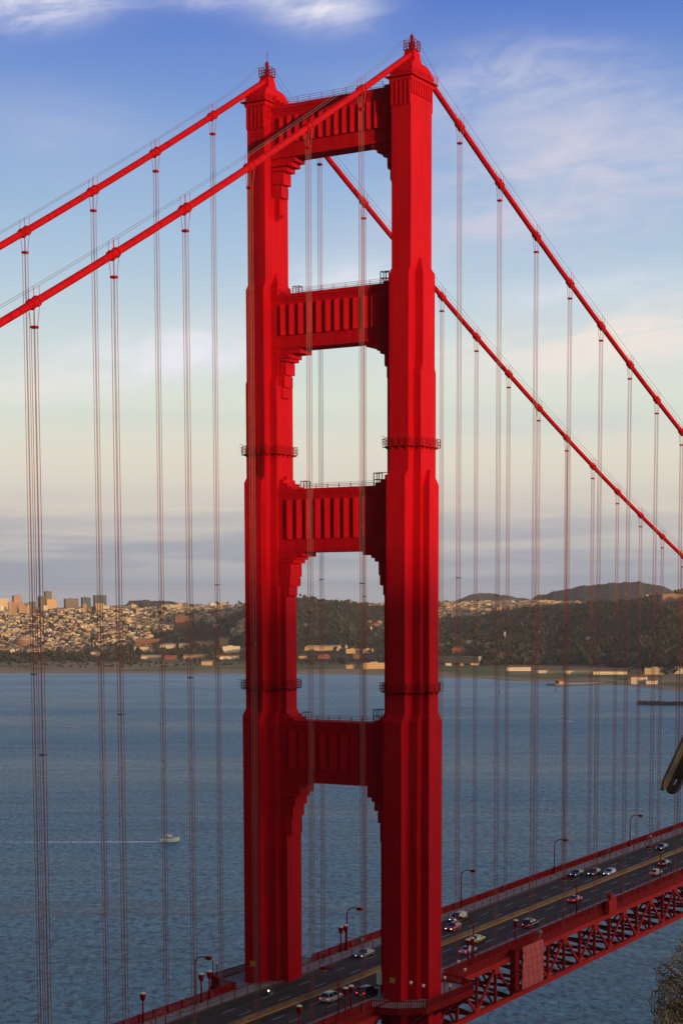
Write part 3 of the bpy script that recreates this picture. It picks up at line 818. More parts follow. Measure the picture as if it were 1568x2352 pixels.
for k in range(-24, 60):
    x = k*7.62+1.66; z = zr(x)
    fb.box(x-.25, x+.25, -13.25, 13.25, z-2.1, z-1.02); fb.box(x-.2, x+.2, -13.25, 13.25, z-9.3, z-8.7)
    if k % 2 == 0:
        for j in range(6):
            y0 = -13.2+j*4.4; 
            fb.bar((x, y0, z-2.1 if j % 2 else z-8.7), (x, y0+4.4, z-8.7 if j % 2 else z-2.1), .35, .35)
    x2 = x+7.62; s = 1 if k % 2 else -1
    lat.bar((x, -13.2*s, zr(x)-9.0), (x2, 0, zr(x2)-9.0), .4, .4); lat.bar((x, 13.2*s, zr(x)-9.0), (x2, 0, zr(x2)-9.0), .4, .4)
for y in (-9,-4.5,0,4.5,9): strip(lat, y-.2, y+.2, -1.7, -1.04)
fb.build('floor_beams', m_rail, deck)['kind'] = 'stuff'; lat.build('lateral_bracing', m_rail, deck)['kind'] = 'stuff'

# ------------------------------------------------------------------ tarpaulin enclosure and box on the truss
e = tag(empty('work_enclosure', (43, -15.2, 70), absolute=True), 'pale pinkish red tarpaulin work enclosure hung on the side of the truss', 'work enclosure')
def tarp_mat():
    m = bpy.data.materials.new('tarpaulin'); m.use_nodes = True; t = NT(m.node_tree); b = t.n['Principled BSDF']
    g = t.node('ShaderNodeNewGeometry'); sp = t.node('ShaderNodeSeparateXYZ'); t.l.new(g.outputs['Position'], sp.inputs[0])
    n = t.noise(t.combine(t.math('MULTIPLY', sp.outputs[0], 2.2), t.math('MULTIPLY', sp.outputs[2], .5), 0), 1, 5, .6)
    c = t.mix(t.smooth(n, .35, .7), (.40,.036,.036,1), (.52,.075,.07,1))
    fr = t.math('FRACT', t.math('DIVIDE', sp.outputs[2], 1.25)); c = t.mix(t.math('MULTIPLY', t.math('LESS_THAN', fr, .05), .5), c, (.58,.17,.15,1))
    t.l.new(c, b.inputs['Base Color']); b.inputs['Roughness'].default_value = .7
    bp = t.node('ShaderNodeBump'); bp.inputs['Strength'].default_value = .5; t.l.new(n, bp.inputs['Height']); t.l.new(bp.outputs[0], b.inputs['Normal'])
    return m
b = MB(); nx, nz = 14, 16; vs = []
for i in range(nx+1):
    for j in range(nz+1):
        x = 39.4+9.2*i/nx; z = 69.2+8.0*j/nz+(.018*(x-43))
        vs.append((x, -15.75+.10*math.sin(i*1.9+j*.4)+.07*math.sin(j*2.1), z))
b.add(vs, [(i*(nz+1)+j, (i+1)*(nz+1)+j, (i+1)*(nz+1)+j+1, i*(nz+1)+j+1) for i in range(nx) for j in range(nz)])
b.build('tarpaulin', tarp_mat(), e, True)
b = MB()
for z in (69.1, 73, 77.0): b.bar((38.0,-15.5,z), (48.7,-15.5,z), .18, .18)
b.box(37.6, 48.6, -15.5, -14.15, 68.9, 69.05)
b.box(37.4, 39.2, -15.2, -14.15, 69.3, 76.9)
for x in (39.5, 44, 48.5): b.bar((x,-15.5,69), (x,-15.5,77.6), .16, .16)
b.build('scaffold', m_rail, e)
b = MB(); b.tube([(47.6,-15.4,77.2),(47.6,-15.4,78.6)], .12, 8); b.lathe(47.6, -15.4, [(.1,78.4),(.42,78.5),(.42,79.0),(.1,79.1)], 10); b.build('work_light', m_grey, e)
b = MB(); b.box(82.3, 86.2, -15.0, -14.1, 76.9, 79.5); b.box(83.6, 85.3, -14.9, -14.15, 79.5, 80.7); b.box(82.1, 86.4, -15.1, -14.08, 79.4, 79.6)
tag(b.build('equipment_cabinet', m_truss), 'small red steel cabinet fixed outside the near railing', 'cabinet')

# ------------------------------------------------------------------ street lamps
def make_lamp():
    e = empty('street_lamp')
    b = MB(); b.tube([(0,0,0),(0,0,.9)], .2, 8); b.tube([(0,0,.9),(0,0,6.6)], [.14,.12], 8); b.build('pole', m_rail, e, True)
    b = MB(); pts = [(0, -2.2*(1-math.cos(t*math.pi/2))*.62, 6.6+1.5*math.sin(t*math.pi/2)) for t in (0,.2,.4,.6,.8,1)]+[(0,-2.3,8.12)]
    b.tube(pts, .10, 8); b.build('arm', m_rail, e, True)
    b = MB(); b.frustum(0, -2.75, 7.78, .30, .55, 8.28, .2, .38); b.build('lamp_head', m_rail, e)
    b = MB(); b.box(-.24, .24, -3.2, -2.3, 7.66, 7.779); b.build('lens', m_amber, e)
    return e
proto = make_lamp(); first = True
lampspots = [(-24.0,1,'north of the tower, on the far footway'),(24.2,1,'just past the tower, seen between its legs on the far footway'),(70.4,1,'on the far footway, first one clear of the near tower leg'),
  (117.3,1,'on the far footway beyond three cars abreast'),(163.2,1,'on the far footway, farthest one in view'),
  (-22.0,-1,'on the near footway just before the tower'),(24.6,-1,'on the near footway behind the yellowish sedan'),(70.3,-1,'on the near footway beside the red car driving away'),(116.2,-1,'on the near footway, farthest one in view')]
for x, s, wh in lampspots:
    o = proto if first else dup(proto); first = False
    o.location = (x, s*13.0, zr(x)+.2); o.rotation_euler = (0, 0, 0 if s > 0 else math.pi)
    tag(o, f'red curved-arm street lamp {wh}', 'street lamp', 'street lamps along the bridge')
def make_flood():
    e = empty('flood_lamp')
    b = MB(); b.tube([(0,0,0),(0,0,3.7)], [.16,.12], 8); b.build('pole', m_rail, e, True)
    b = MB(); b.lathe(0, 0, [(.14,3.5),(.34,3.75),(.46,4.25),(.48,4.7)], 12); b.build('lamp_cup', m_rail, e, True)
    b = MB(); b.lathe(0, 0, [(.46,4.68),(.44,4.85),(.2,4.95)], 12); b.build('lens', m_lens, e, True)
    return e
proto = make_flood(); first = True
for x, s, wh in [(-22.3,1,'first of the pair on the far footway before the tower'),(-20.0,1,'second of the pair on the far footway before the tower'),
   (22.0,1,'first of the pair seen between the tower legs'),(23.7,1,'second of the pair seen between the tower legs'),
   (-19.9,-1,'first of the pair on the near footway before the tower'),(-18.2,-1,'second of the pair on the near footway before the tower'),
   (22.4,-1,'first of the pair beyond the near tower leg'),(24.0,-1,'second of the pair beyond the near tower leg'),(42.0,-1,'standing alone above the tarpaulin enclosure'),
   (-38.0,1,'standing alone where the far footway enters the picture'),(-33.5,-1,'cut by the lower edge, on the near footway')]:
    o = proto if first else dup(proto); first = False
    o.location = (x, s*13.0, zr(x)+.2)
    tag(o, f'short red cup-shaped flood lamp, {wh}', 'flood lamp', 'cup-shaped flood lamps')

# ------------------------------------------------------------------ cars
def loft(mb, st, mi=0):
    """st: (x, half width, z low, z high)"""
    vs = []; k = 10
    for x, w, a, b_ in st:
        h = b_-a
        half = [(w*.90, a), (w, a+h*.25), (w, a+h*.62), (w*.95, a+h*.88), (w*.80, b_)]
        vs += [(x, y, z) for y, z in half]+[(x, -y, z) for y, z in reversed(half)]
    fs = []
    for i in range(len(st)-1):
        for j in range(k):
            j2 = (j+1) % k; fs.append((i*k+j, (i+1)*k+j, (i+1)*k+j2, i*k+j2))
    fs += [tuple(range(k)), tuple((len(st)-1)*k+j for j in range(k))[::-1]]
    mb.add(vs, fs, mi)
CARS = {
 'sedan': dict(body=[(-2.35,.62,.48,.86),(-2.25,.80,.34,.98),(-1.5,.89,.24,1.0),(0,.90,.22,.98),(.95,.90,.22,.95),(1.9,.86,.26,.82),(2.28,.74,.36,.70),(2.36,.58,.42,.60)],
    cab=(-1.75,1.02,.94,-1.0,.28,1.44,.80,.60), wheel=(-1.42,1.45,.33)),
 'hatchback': dict(body=[(-2.0,.66,.45,.92),(-1.95,.80,.32,1.02),(-1.2,.86,.24,1.04),(0,.87,.22,1.0),(.9,.86,.22,.96),(1.75,.82,.28,.84),(2.05,.70,.38,.70),(2.1,.55,.44,.60)],
    cab=(-1.95,1.05,.98,-1.35,.25,1.50,.79,.62), wheel=(-1.28,1.32,.32)),
 'suv': dict(body=[(-2.35,.72,.52,1.0),(-2.3,.88,.38,1.10),(-1.4,.94,.30,1.12),(0,.95,.28,1.1),(1.0,.94,.28,1.08),(2.0,.90,.34,.98),(2.32,.80,.45,.86),(2.4,.6,.5,.7)],
    cab=(-2.28,1.12,1.08,-1.85,.35,1.74,.86,.70), wheel=(-1.42,1.48,.38)),
 'minivan': dict(body=[(-2.45,.74,.48,1.0),(-2.4,.90,.34,1.06),(-1.4,.95,.26,1.08),(0,.96,.25,1.06),(1.3,.94,.26,1.0),(2.05,.88,.32,.86),(2.4,.74,.42,.72),(2.45,.55,.48,.62)],
    cab=(-2.4,1.55,1.02,-2.0,.55,1.72,.88,.68), wheel=(-1.5,1.6,.34)),
}
m_tail = mat('tail_lens', (.5,.01,.02), .3, emit=(1,.03,.08), estr=1.6)
m_head = mat('head_lens', (.8,.8,.75), .2, emit=(1,.93,.78), estr=3.5)
m_headoff = mat('clear_lens', (.7,.7,.72), .15)
m_rim = mat('alloy_rim', (.45,.45,.46), .35, .6)
def make_car(kind, paint, lit):
    k = CARS[kind]; e = empty('car'); pm = mat('car_paint', paint, .28, .0, spec=.6)
    b = MB(); loft(b, k['body'])
    x0, x1, zb, xt0, xt1, zt, w0, w1 = k['cab']
    # roof skin and pillars
    b.frustum((xt0+xt1)/2, 0, zt-.07, (xt1-xt0)/2+.04, w1+.03, zt+.0, (xt1-xt0)/2-.12, w1-.12)
    for s in (-1, 1):
        b.bar((x0+.05, s*w0*.98, zb-.02), (xt0, s*w1*.99, zt-.05), .1, .1); b.bar((x1-.05, s*w0*.98, zb-.02), (xt1, s*w1*.99, zt-.05), .09, .09)
        xm = (x0+x1)/2-.15; b.bar((xm, s*(w0+.005), zb), (xm-.02, s*(w1+.02), zt-.05), .1, .05)
        b.bar((x1-.25, s*(w0+.02), zb+.12), (x1-.38, s*(w0+.2), zb+.16), .1, .14)     # mirror
    body = b.build('body', pm, e, True)
    g = MB(); a, c = (x0+x1)/2, (x1-x0)/2; a1, c1 = (xt0+xt1)/2, (xt1-xt0)/2
    g.add([(x0,-w0,zb),(x1,-w0,zb),(x1,w0,zb),(x0,w0,zb),(xt0,-w1,zt-.04),(xt1,-w1,zt-.04),(xt1,w1,zt-.04),(xt0,w1,zt-.04)],
          [(0,3,2,1),(4,5,6,7),(0,1,5,4),(1,2,6,5),(2,3,7,6),(3,0,4,7)])
    g.build('windows', m_glass, e)
    rx, fx, wr = k['wheel']
    for x in (rx, fx):
        for s in (-1, 1):
            yw = s*(k['body'][3][1]-.09); w = MB()
            w.tube([(x, yw-.12, wr), (x, yw-.1, wr), (x, yw+.1, wr), (x, yw+.12, wr)], [wr*.9, wr, wr, wr*.9], 14)
            wo = w.build('wheel', m_black, e)
            h = MB(); h.tube([(x, yw+s*.1, wr), (x, yw+s*.135, wr)], wr*.58, 12); h.build('rim', m_rim, wo)
    f = k['body'][-2]; q = k['body'][0]
    for s in (-1, 1):
        h = MB(); h.box(f[0]-.14, f[0]+.035, s*f[1]*.74-.15, s*f[1]*.74+.15, f[3]-.18, f[3]-.03); h.build('headlight', m_head if lit == 'front' else m_headoff, e)
        h = MB(); h.box(q[0]-.03, q[0]+.14, s*q[1]*.92-.14, s*q[1]*.92+.14, q[3]-.22, q[3]-.02); h.build('taillight', m_tail, e)
    pl = MB(); pl.box(q[0]-.035, q[0]+.02, -.26, .26, .56, .72); pl.build('number_plate', m_white, e)
    return e
W_, E_ = 'front', 'back'      # seen from the front (far lanes) or from behind (near lanes)
for kind, paint, x, y, lit, lab in [
  ('sedan', (.018,.018,.02), 118.6, 7.9, W_, 'black sedan with headlights on, nearest the far footway of three abreast'),
  ('hatchback', (.03,.012,.012), 121.2, 4.75, W_, 'dark maroon hatchback with headlights on, middle of three abreast'),
  ('hatchback', (.42,.48,.62), 122.8, 1.65, W_, 'pale blue-white hatchback beside the yellow line, last of three abreast'),
  ('sedan', (.02,.022,.024), 164.0, 4.75, W_, 'dark sedan with headlights, farthest oncoming car on the bridge'),
  ('minivan', (.30,.31,.34), 59.2, 7.9, W_, 'silver minivan just beyond the near tower leg by the far footway'),
  ('hatchback', (.45,.012,.02), 50.4, 4.4, W_, 'bright red hatchback with headlights beside the silver minivan'),
  ('sedan', (.10,.105,.10), 21.6, 7.6, W_, 'grey-green sedan seen between the two tower legs'),
  ('sedan', (.40,.015,.03), 88.6, -4.75, E_, 'red sedan driving away, behind the second near street lamp'),
  ('suv', (.014,.014,.016), 59.8, -7.9, E_, 'black sport utility car driving away above the tarpaulin enclosure'),
  ('sedan', (.42,.44,.14), 42.4, -4.75, E_, 'pale yellow-green sedan driving away in the middle near lane'),
  ('sedan', (.44,.45,.48), 32.8, -7.9, E_, 'silver sedan behind the flood lamps past the near tower leg'),
  ('hatchback', (.50,.50,.52), 127.2, -7.9, E_, 'white hatchback beside the farthest near street lamp'),
  ('sedan', (.025,.025,.03), 141.0, -4.75, E_, 'dark sedan driving away, farthest car on the near lanes'),
  ('suv', (.012,.012,.014), -4.2, -7.9, E_, 'black sport utility car partly hidden behind the near tower leg'),
  ('suv', (.40,.41,.44), -10.6, -4.75, E_, 'silver sport utility car with red tail lights just before the tower'),
]:
    c = make_car(kind, paint, lit); c.location = (x, y, zr(x)+.01)
    c.rotation_euler = (0, math.atan(.0245) if lit == 'front' else -math.atan(.0245), math.pi if lit == 'front' else 0)
    tag(c, lab, 'car', 'cars on the bridge')

# ------------------------------------------------------------------ people, bicycles, motorcycle
def skin_body(J, bones, radii, root):
    me = bpy.data.meshes.new('person'); names = list(J)
    me.from_pydata([J[k] for k in names], [(names.index(a), names.index(b_)) for a, b_ in bones], []); me.update()
    o = bpy.data.objects.new('person', me); C.objects.link(o)
    sk = o.modifiers.new('skin', 'SKIN')
    for i, k in enumerate(names):
        v = me.skin_vertices[0].data[i]; rr = radii[k]; v.radius = rr if isinstance(rr, tuple) else (rr, rr); v.use_root = (k == root)
    sk.use_smooth_shade = True
    o.modifiers.new('sub', 'SUBSURF').levels = 1; o.modifiers[-1].render_levels = 1
    dg = bpy.context.evaluated_depsgraph_get(); dg.update()
    m2 = bpy.data.meshes.new_from_object(o.evaluated_get(dg)); o.modifiers.clear(); o.data = m2; bpy.data.meshes.remove(me)
    return o
m_skin = mat('skin', (.42,.24,.17), .6); m_hair = mat('hair', (.03,.02,.015), .7)
def make_person(pose, top, legs):
    J = {'pel': (0,0,.95), 'sp': (0,0,1.15), 'ch': (.01,0,1.34), 'nk': (0,0,1.48), 'hd': (.02,0,1.57), 'fc': (.03,0,1.66), 'cr': (0,0,1.73), 'ns': (.125,0,1.61)}
    rad = {'pel': (.15,.11), 'sp': (.13,.10), 'ch': (.16,.11), 'nk': .055, 'hd': .075, 'fc': .095, 'cr': .075, 'ns': .014}
    bones = [('pel','sp'),('sp','ch'),('ch','nk'),('nk','hd'),('hd','fc'),('fc','cr'),('fc','ns')]
    st = .26 if pose == 'walk' else (0 if pose == 'stand' else .3)
    for s, n in ((1,'l'),(-1,'r')):
        sw = st*s
        if pose == 'ride': hip, kn, an, to = (.0,.1*s,.9), (.34+.05*s,.12*s,.72+.12*s), (.12+.12*s,.12*s,.32+.14*s), (.28+.12*s,.12*s,.27+.14*s)
        else: hip, kn, an, to = (0,.1*s,.9), (sw*.55+.03,.1*s,.5), (sw*1.15-.03*abs(st),.1*s,.09), (sw*1.15+.15,.11*s,.04)
        J.update({'hp'+n: hip, 'kn'+n: kn, 'an'+n: an, 'to'+n: to}); rad.update({'hp'+n: .095, 'kn'+n: .062, 'an'+n: .042, 'to'+n: .04})
        bones += [('pel','hp'+n),('hp'+n,'kn'+n),('kn'+n,'an'+n),('an'+n,'to'+n)]
        if pose == 'ride': sh, el, wr = (.02,.19*s,1.40), (.26,.24*s,1.20), (.50,.22*s,1.10)
        else: sh, el, wr = (0,.19*s,1.40), (-sw*.45-.02,.235*s,1.13), (-sw*.75+.06,.235*s,.90)
        J.update({'sh'+n: sh, 'el'+n: el, 'wr'+n: wr}); rad.update({'sh'+n: .062, 'el'+n: .044, 'wr'+n: .03})
        bones += [('ch','sh'+n),('sh'+n,'el'+n),('el'+n,'wr'+n)]
        d = (Vector(wr)-Vector(el)).normalized(); pm = Vector(wr)+d*.07; J['pm'+n] = tuple(pm); rad['pm'+n] = .034; bones.append(('wr'+n,'pm'+n))
        ax = Vector((1,0,0)) if abs(d.x) < .8 else Vector((0,0,1))
        for i, L in enumerate((.075,.09,.085,.065)):
            t = pm+d*(L+.02)+ax*(.033-.022*i)+Vector((.012,0,0)); J[f'f{i}{n}'] = tuple(t); rad[f'f{i}{n}'] = .009; bones.append(('pm'+n, f'f{i}{n}'))
        t = Vector(wr)+d*.06+ax*.07; J['th'+n] = tuple(t); rad['th'+n] = .011; bones.append(('wr'+n,'th'+n))
    if pose == 'ride':
        for k in ('sp','ch','nk','hd','fc','cr','ns','shl','shr'):
            x, y, z = J[k]; J[k] = (x+(z-.95)*.45, y, z-(z-.95)*.10)
    o = skin_body(J, bones, rad, 'pel')
    for m in (m_skin, top, legs, m_black): o.data.materials.append(m)
    lim = 1.42 if pose == 'ride' else 1.475
    for p in o.data.polygons:
        z = p.center.z; ya = abs(p.center.y)
        if pose != 'ride':
            p.material_index = 3 if z < .085 else (2 if z < .93 and ya < .2 else (1 if (z < lim and (z > .95)) else 0))
        else: p.material_index = 3 if z < .24 else (2 if z < .98 and p.center.x < .48 else (1 if z < lim and p.center.x < .56 else 0))
        p.use_smooth = True
    h = MB(); c = Vector(J['fc'])+Vector((-.02,0,.025)); h.lathe(c.x, c.y, [(.103,c.z-.03),(.108,c.z+.03),(.09,c.z+.085),(.04,c.z+.115)], 10)
    h.build('hair', m_hair, o, True)
    return o
def cloth(name, c): return mat(name, c, .85, noise=.2, nscale=8)
c_blk, c_navy, c_wht, c_red, c_gry, c_jean = cloth('black_cloth',(.02,.02,.022)), cloth('navy_cloth',(.03,.04,.08)), cloth('white_cloth',(.75,.75,.73)), cloth('red_cloth',(.45,.03,.03)), cloth('grey_cloth',(.25,.25,.27)), cloth('jeans',(.06,.08,.14))
for pose, top, legs, x, y, rz, lab in [
  ('walk', c_blk, c_jean, 27.6, 12.2, 3.1, 'person in black top walking on the far footway between the tower legs'),
  ('walk', c_wht, c_gry, 28.9, 12.5, 3.1, 'person in white top walking on the far footway between the tower legs'),
  ('stand', c_blk, c_blk, 13.6, 11.6, 0.4, 'person in dark clothes standing beside the far tower leg'),
  ('walk', c_red, c_blk, -37.2, 11.2, 0.0, 'person in red top near the lower edge on the far footway'),
  ('walk', c_blk, c_blk, 143.6, 11.5, 3.1, 'person in black walking first in the dark group on the far footway'),
  ('walk', c_navy, c_blk, 145.0, 12.1, 3.1, 'person in navy top in the middle of the dark group'),
  ('stand', c_blk, c_jean, 146.6, 11.4, 2.0, 'person in black top and jeans in the dark group'),
  ('walk', c_gry, c_blk, 148.0, 12.2, 3.1, 'person in grey top walking last in the dark group'),
  ('walk', c_red, c_blk, 172.4, 11.9, 3.1, 'person in red top beside the one in white, farther along'),
  ('walk', c_wht, c_jean, 174.6, 11.9, 0.0, 'person in white top, farthest bright figure on the far footway'),
  ('stand', c_navy, c_blk, 90.2, 12.7, 1.5, 'person leaning by the far railing beyond the silver minivan'),
  ('walk', c_blk, c_blk, 189.4, 12.2, 3.1, 'person in dark clothes alone at the far end of the footway'),
  ('stand', c_wht, c_blk, 4.9, -18.6, 0.8, 'person in white shirt standing on the platform of the near tower leg')]:
    p = make_person(pose, top, legs); z = zr(x)+.22 if y > 0 else 75.55
    p.location = (x, y, z); p.rotation_euler = (0, 0, rz); tag(p, lab, 'person', 'people on the footways')
def wheel_mb(mb, x, z, r, t=.03, n=18):
    pts = [(x+r*math.cos(2*math.pi*i/n), 0, z+r*math.sin(2*math.pi*i/n)) for i in range(n+1)]
    mb.tube(pts, t, 6, caps=False)
    for i in range(0, n, 3): mb.bar((x,0,z), pts[i], .012, .012)
for x, y, rz, lab in [(14.2,12.3,.5,'dark bicycle beside the person at the far tower leg'),(144.3,12.6,3.1,'dark bicycle pushed along with the dark group')]:
    e = tag(empty('bicycle', (0,0,0)), lab, 'bicycle')
    for wx in (-.5,.52): b = MB(); wheel_mb(b, wx, .34, .33); b.build('wheel', m_black, e)
    b = MB()
    for p, q in [((-.5,0,.34),(-.05,0,.30)),((-.05,0,.30),(-.18,0,.85)),((-.5,0,.34),(-.15,0,.75)),((-.05,0,.30),(.38,0,.78)),((-.16,0,.78),(.36,0,.84)),((.36,0,.9),(.52,0,.34))]: b.tube([p,q], .022, 6)
    b.build('frame', m_dark, e)
    b = MB(); b.box(-.30,-.04,-.06,.06,.86,.92); b.build('saddle', m_black, e)
    b = MB(); b.tube([(.42,-.28,1.0),(.36,-.05,.97),(.36,.05,.97),(.42,.28,1.0)], .018, 6); b.build('handlebar', m_black, e)
    e.location = (x, y, zr(x)+.22); e.rotation_euler = (0,0,rz)
e = tag(empty('motorcycle'), 'dark motorcycle with bright headlamp riding past the far tower leg', 'motorcycle')
for wx in (-.72,.75): b = MB(); wheel_mb(b, wx, .32, .27, .07); b.build('wheel', m_black, e)
b = MB(); loft(b, [(-.85,.10,.75,.86),(-.4,.16,.62,.86),(.05,.17,.45,1.0),(.4,.14,.5,1.02),(.62,.06,.75,.95)]); b.build('tank_and_seat', m_black, e, True)
b = MB(); b.tube([(.5,.0,1.0),(.75,0,.32)], .06, 8); b.tube([(-.72,0,.32),(-.1,0,.45)], .05, 8); b.box(-.25,.25,-.18,.18,.25,.55); b.tube([(-.9,-.2,.4),(.1,-.2,.3)], .05, 8); b.build('frame', m_grey, e)
b = MB(); b.tube([(.35,-.38,1.12),(.5,-.1,1.08),(.5,.1,1.08),(.35,.38,1.12)], .025, 6); b.build('handlebar', m_black, e)
b = MB(); b.lathe(0,0,[(.13,-.08),(.15,.02),(.04,.07)], 10); o = b.build('headlamp', m_head, e); o.rotation_euler = (0, math.pi/2, 0); o.location = (.68, 0, .95)
e.location = (-12.0, 6.2, zr(-12)+.01); e.rotation_euler = (0, 0, math.pi)
p = make_person('ride', c_blk, c_blk); p.location = (-11.85, 6.2, zr(-12)-.07); p.rotation_euler = (0,0,math.pi)
tag(p, 'person in black riding the motorcycle past the far tower leg', 'person')
b = MB(); b.box(-5.2,-5.08,-11.2,-10.2,77.9,80.1); b.box(-5.18,-5.1,-10.75,-10.65,75.5,77.9)
tag(b.build('road_sign', m_white), 'white road sign half hidden by the near tower leg', 'sign')

# ------------------------------------------------------------------ boats, wakes, breakwater, pier
m_hull = mat('boat_gelcoat', (.93,.92,.88), .35)
e = tag(empty('motor_boat', (0,0,0)), 'white cabin motor boat heading across the bay', 'boat')
b = MB(); st = []
for x, w, zk, zs in [(-4.6,1.35,-.3,1.15),(-2,1.5,-.4,1.2),(1,1.45,-.4,1.4),(3.2,.95,-.25,1.65),(4.4,.4,.2,1.85),(4.9,.06,.9,1.95)]: st.append([(x,0,zk),(x,w*.85,zk+.35),(x,w,zs),(x,-w,zs),(x,-w*.85,zk+.35)])
vs = [p for s in st for p in s]; k = 5
b.add(vs, [(i*k+j, i*k+(j+1) % k, (i+1)*k+(j+1) % k, (i+1)*k+j) for i in range(5) for j in range(k)]+[(4,3,2,1,0),(25,26,27,28,29)])
b.build('hull', m_hull, e)
b = MB(); b.frustum(.2,0,1.2,1.9,1.15,2.2,1.3,.95); b.build('cabin', m_hull, e)
b = MB(); b.frustum(.2,0,1.55,1.74,1.10,2.0,1.5,1.03); 
b.build('cabin_windows', m_glass, e)
b = MB(); b.box(-1.6,1.3,-1.1,1.1,2.95,3.05)
for x in (-1.4,1.1):
    for y in (-.95,.95): b.box(x-.05,x+.05,y-.05,y+.05,2.15,2.95)
b.box(-.4,.4,-.5,.5,2.2,2.6); b.build('flybridge', m_hull, e)
b = MB(); b.box(-4.95,-4.62,-.4,.4,.1,1.0); b.build('outboard_motor', m_black, e)
hd_ = Vector((.51,-.86,0)); e.scale = (1.25,1.25,1.35); e.location = (600,480,.15); e.rotation_euler = (0,0,math.atan2(hd_.y,hd_.x))
m_foam = mat('foam', (.88,.90,.90), .8, noise=.2, nscale=.2)
def wake(x, y, d, L, w0, w1, lab, n=70):
    b = MB(); nn = Vector((-d.y, d.x, 0)); rr = random.Random(3)
    for br in (-1, 1):
        vs = []
        for i in range(n+1):
            t = i/n; c = Vector((x,y,0))-d*(4+L*t)+nn*br*(w0+(w1-w0)*t)+nn*rr.uniform(-.2,.2)
            hw = (.9+.5*rr.random())*(1-t*.5)
            vs += [tuple(c-nn*hw)[:2]+(.03,), tuple(c)[:2]+(.10,), tuple(c+nn*hw)[:2]+(.03,)]
        b.add(vs, [(3*i+j,3*i+j+1,3*i+j+4,3*i+j+3) for i in range(n) if rr.random() > .75*i/n-.1 for j in (0,1)])
    tag(b.build('wake', m_foam), lab, 'wake', kind='stuff')
wake(600, 480, hd_, 118, .7, 3.2, 'pale foam trail behind the white motor boat')
bx, by, _ = on_z(1318, 1658, 0); d2 = Vector((-.6,-.8,0)).normalized()
wake(bx, by, d2, 60, .8, 9, 'small pale wake far out on the water', 14)

# ================================================================== THE FAR SHORE
def facade(name, wall, win=(.05,.05,.06), pitch=3.1, gap=2.9):
    """a wall with rows of windows, laid in world metres"""
    m = bpy.data.materials.new(name); m.use_nodes = True; t = NT(m.node_tree); b = t.n['Principled BSDF']
    tc = t.node('ShaderNodeTexCoord'); sp = t.node('ShaderNodeSeparateXYZ'); t.l.new(tc.outputs['Object'], sp.inputs[0])
    h = t.math('FRACT', t.math('DIVIDE', t.math('ADD', t.math('ADD', sp.outputs[0], sp.outputs[1]), 500), gap))
    v = t.math('FRACT', t.math('DIVIDE', t.math('ADD', sp.outputs[2], 300), pitch))
    a = t.math('MULTIPLY', t.math('MULTIPLY', t.math('GREATER_THAN', h, .3), t.math('LESS_THAN', h, .72)), t.math('MULTIPLY', t.math('GREATER_THAN', v, .3), t.math('LESS_THAN', v, .78)))
    n = t.noise(tc.outputs['Object'], .35, 4, .6)
    c = t.mix(t.smooth(n, .3, .7), tuple(v_*.82 for v_ in wall)+(1,), tuple(wall)+(1,))
    c = t.mix(t.math('MULTIPLY', a, .85), c, tuple(win)+(1,)); t.l.new(c, b.inputs['Base Color']); b.inputs['Roughness'].default_value = .8
    b.inputs['Specular IOR Level'].default_value = .2
    return m
W = [facade('cream_wall',(.70,.55,.37)), facade('white_wall',(.82,.72,.57)), facade('tan_wall',(.50,.34,.21)), facade('pink_wall',(.50,.30,.21)), facade('grey_wall',(.30,.27,.24)), facade('brick_wall',(.27,.11,.075)), facade('ochre_wall',(.68,.46,.22))]
RF = [mat('grey_roof',(.13,.12,.12),.9,noise=.3,nscale=.3), mat('brown_roof',(.16,.10,.07),.9,noise=.3,nscale=.3), mat('pale_roof',(.30,.28,.26),.9,noise=.3,nscale=.3), mat('red_roof',(.32,.07,.045),.9,noise=.3,nscale=.3)]
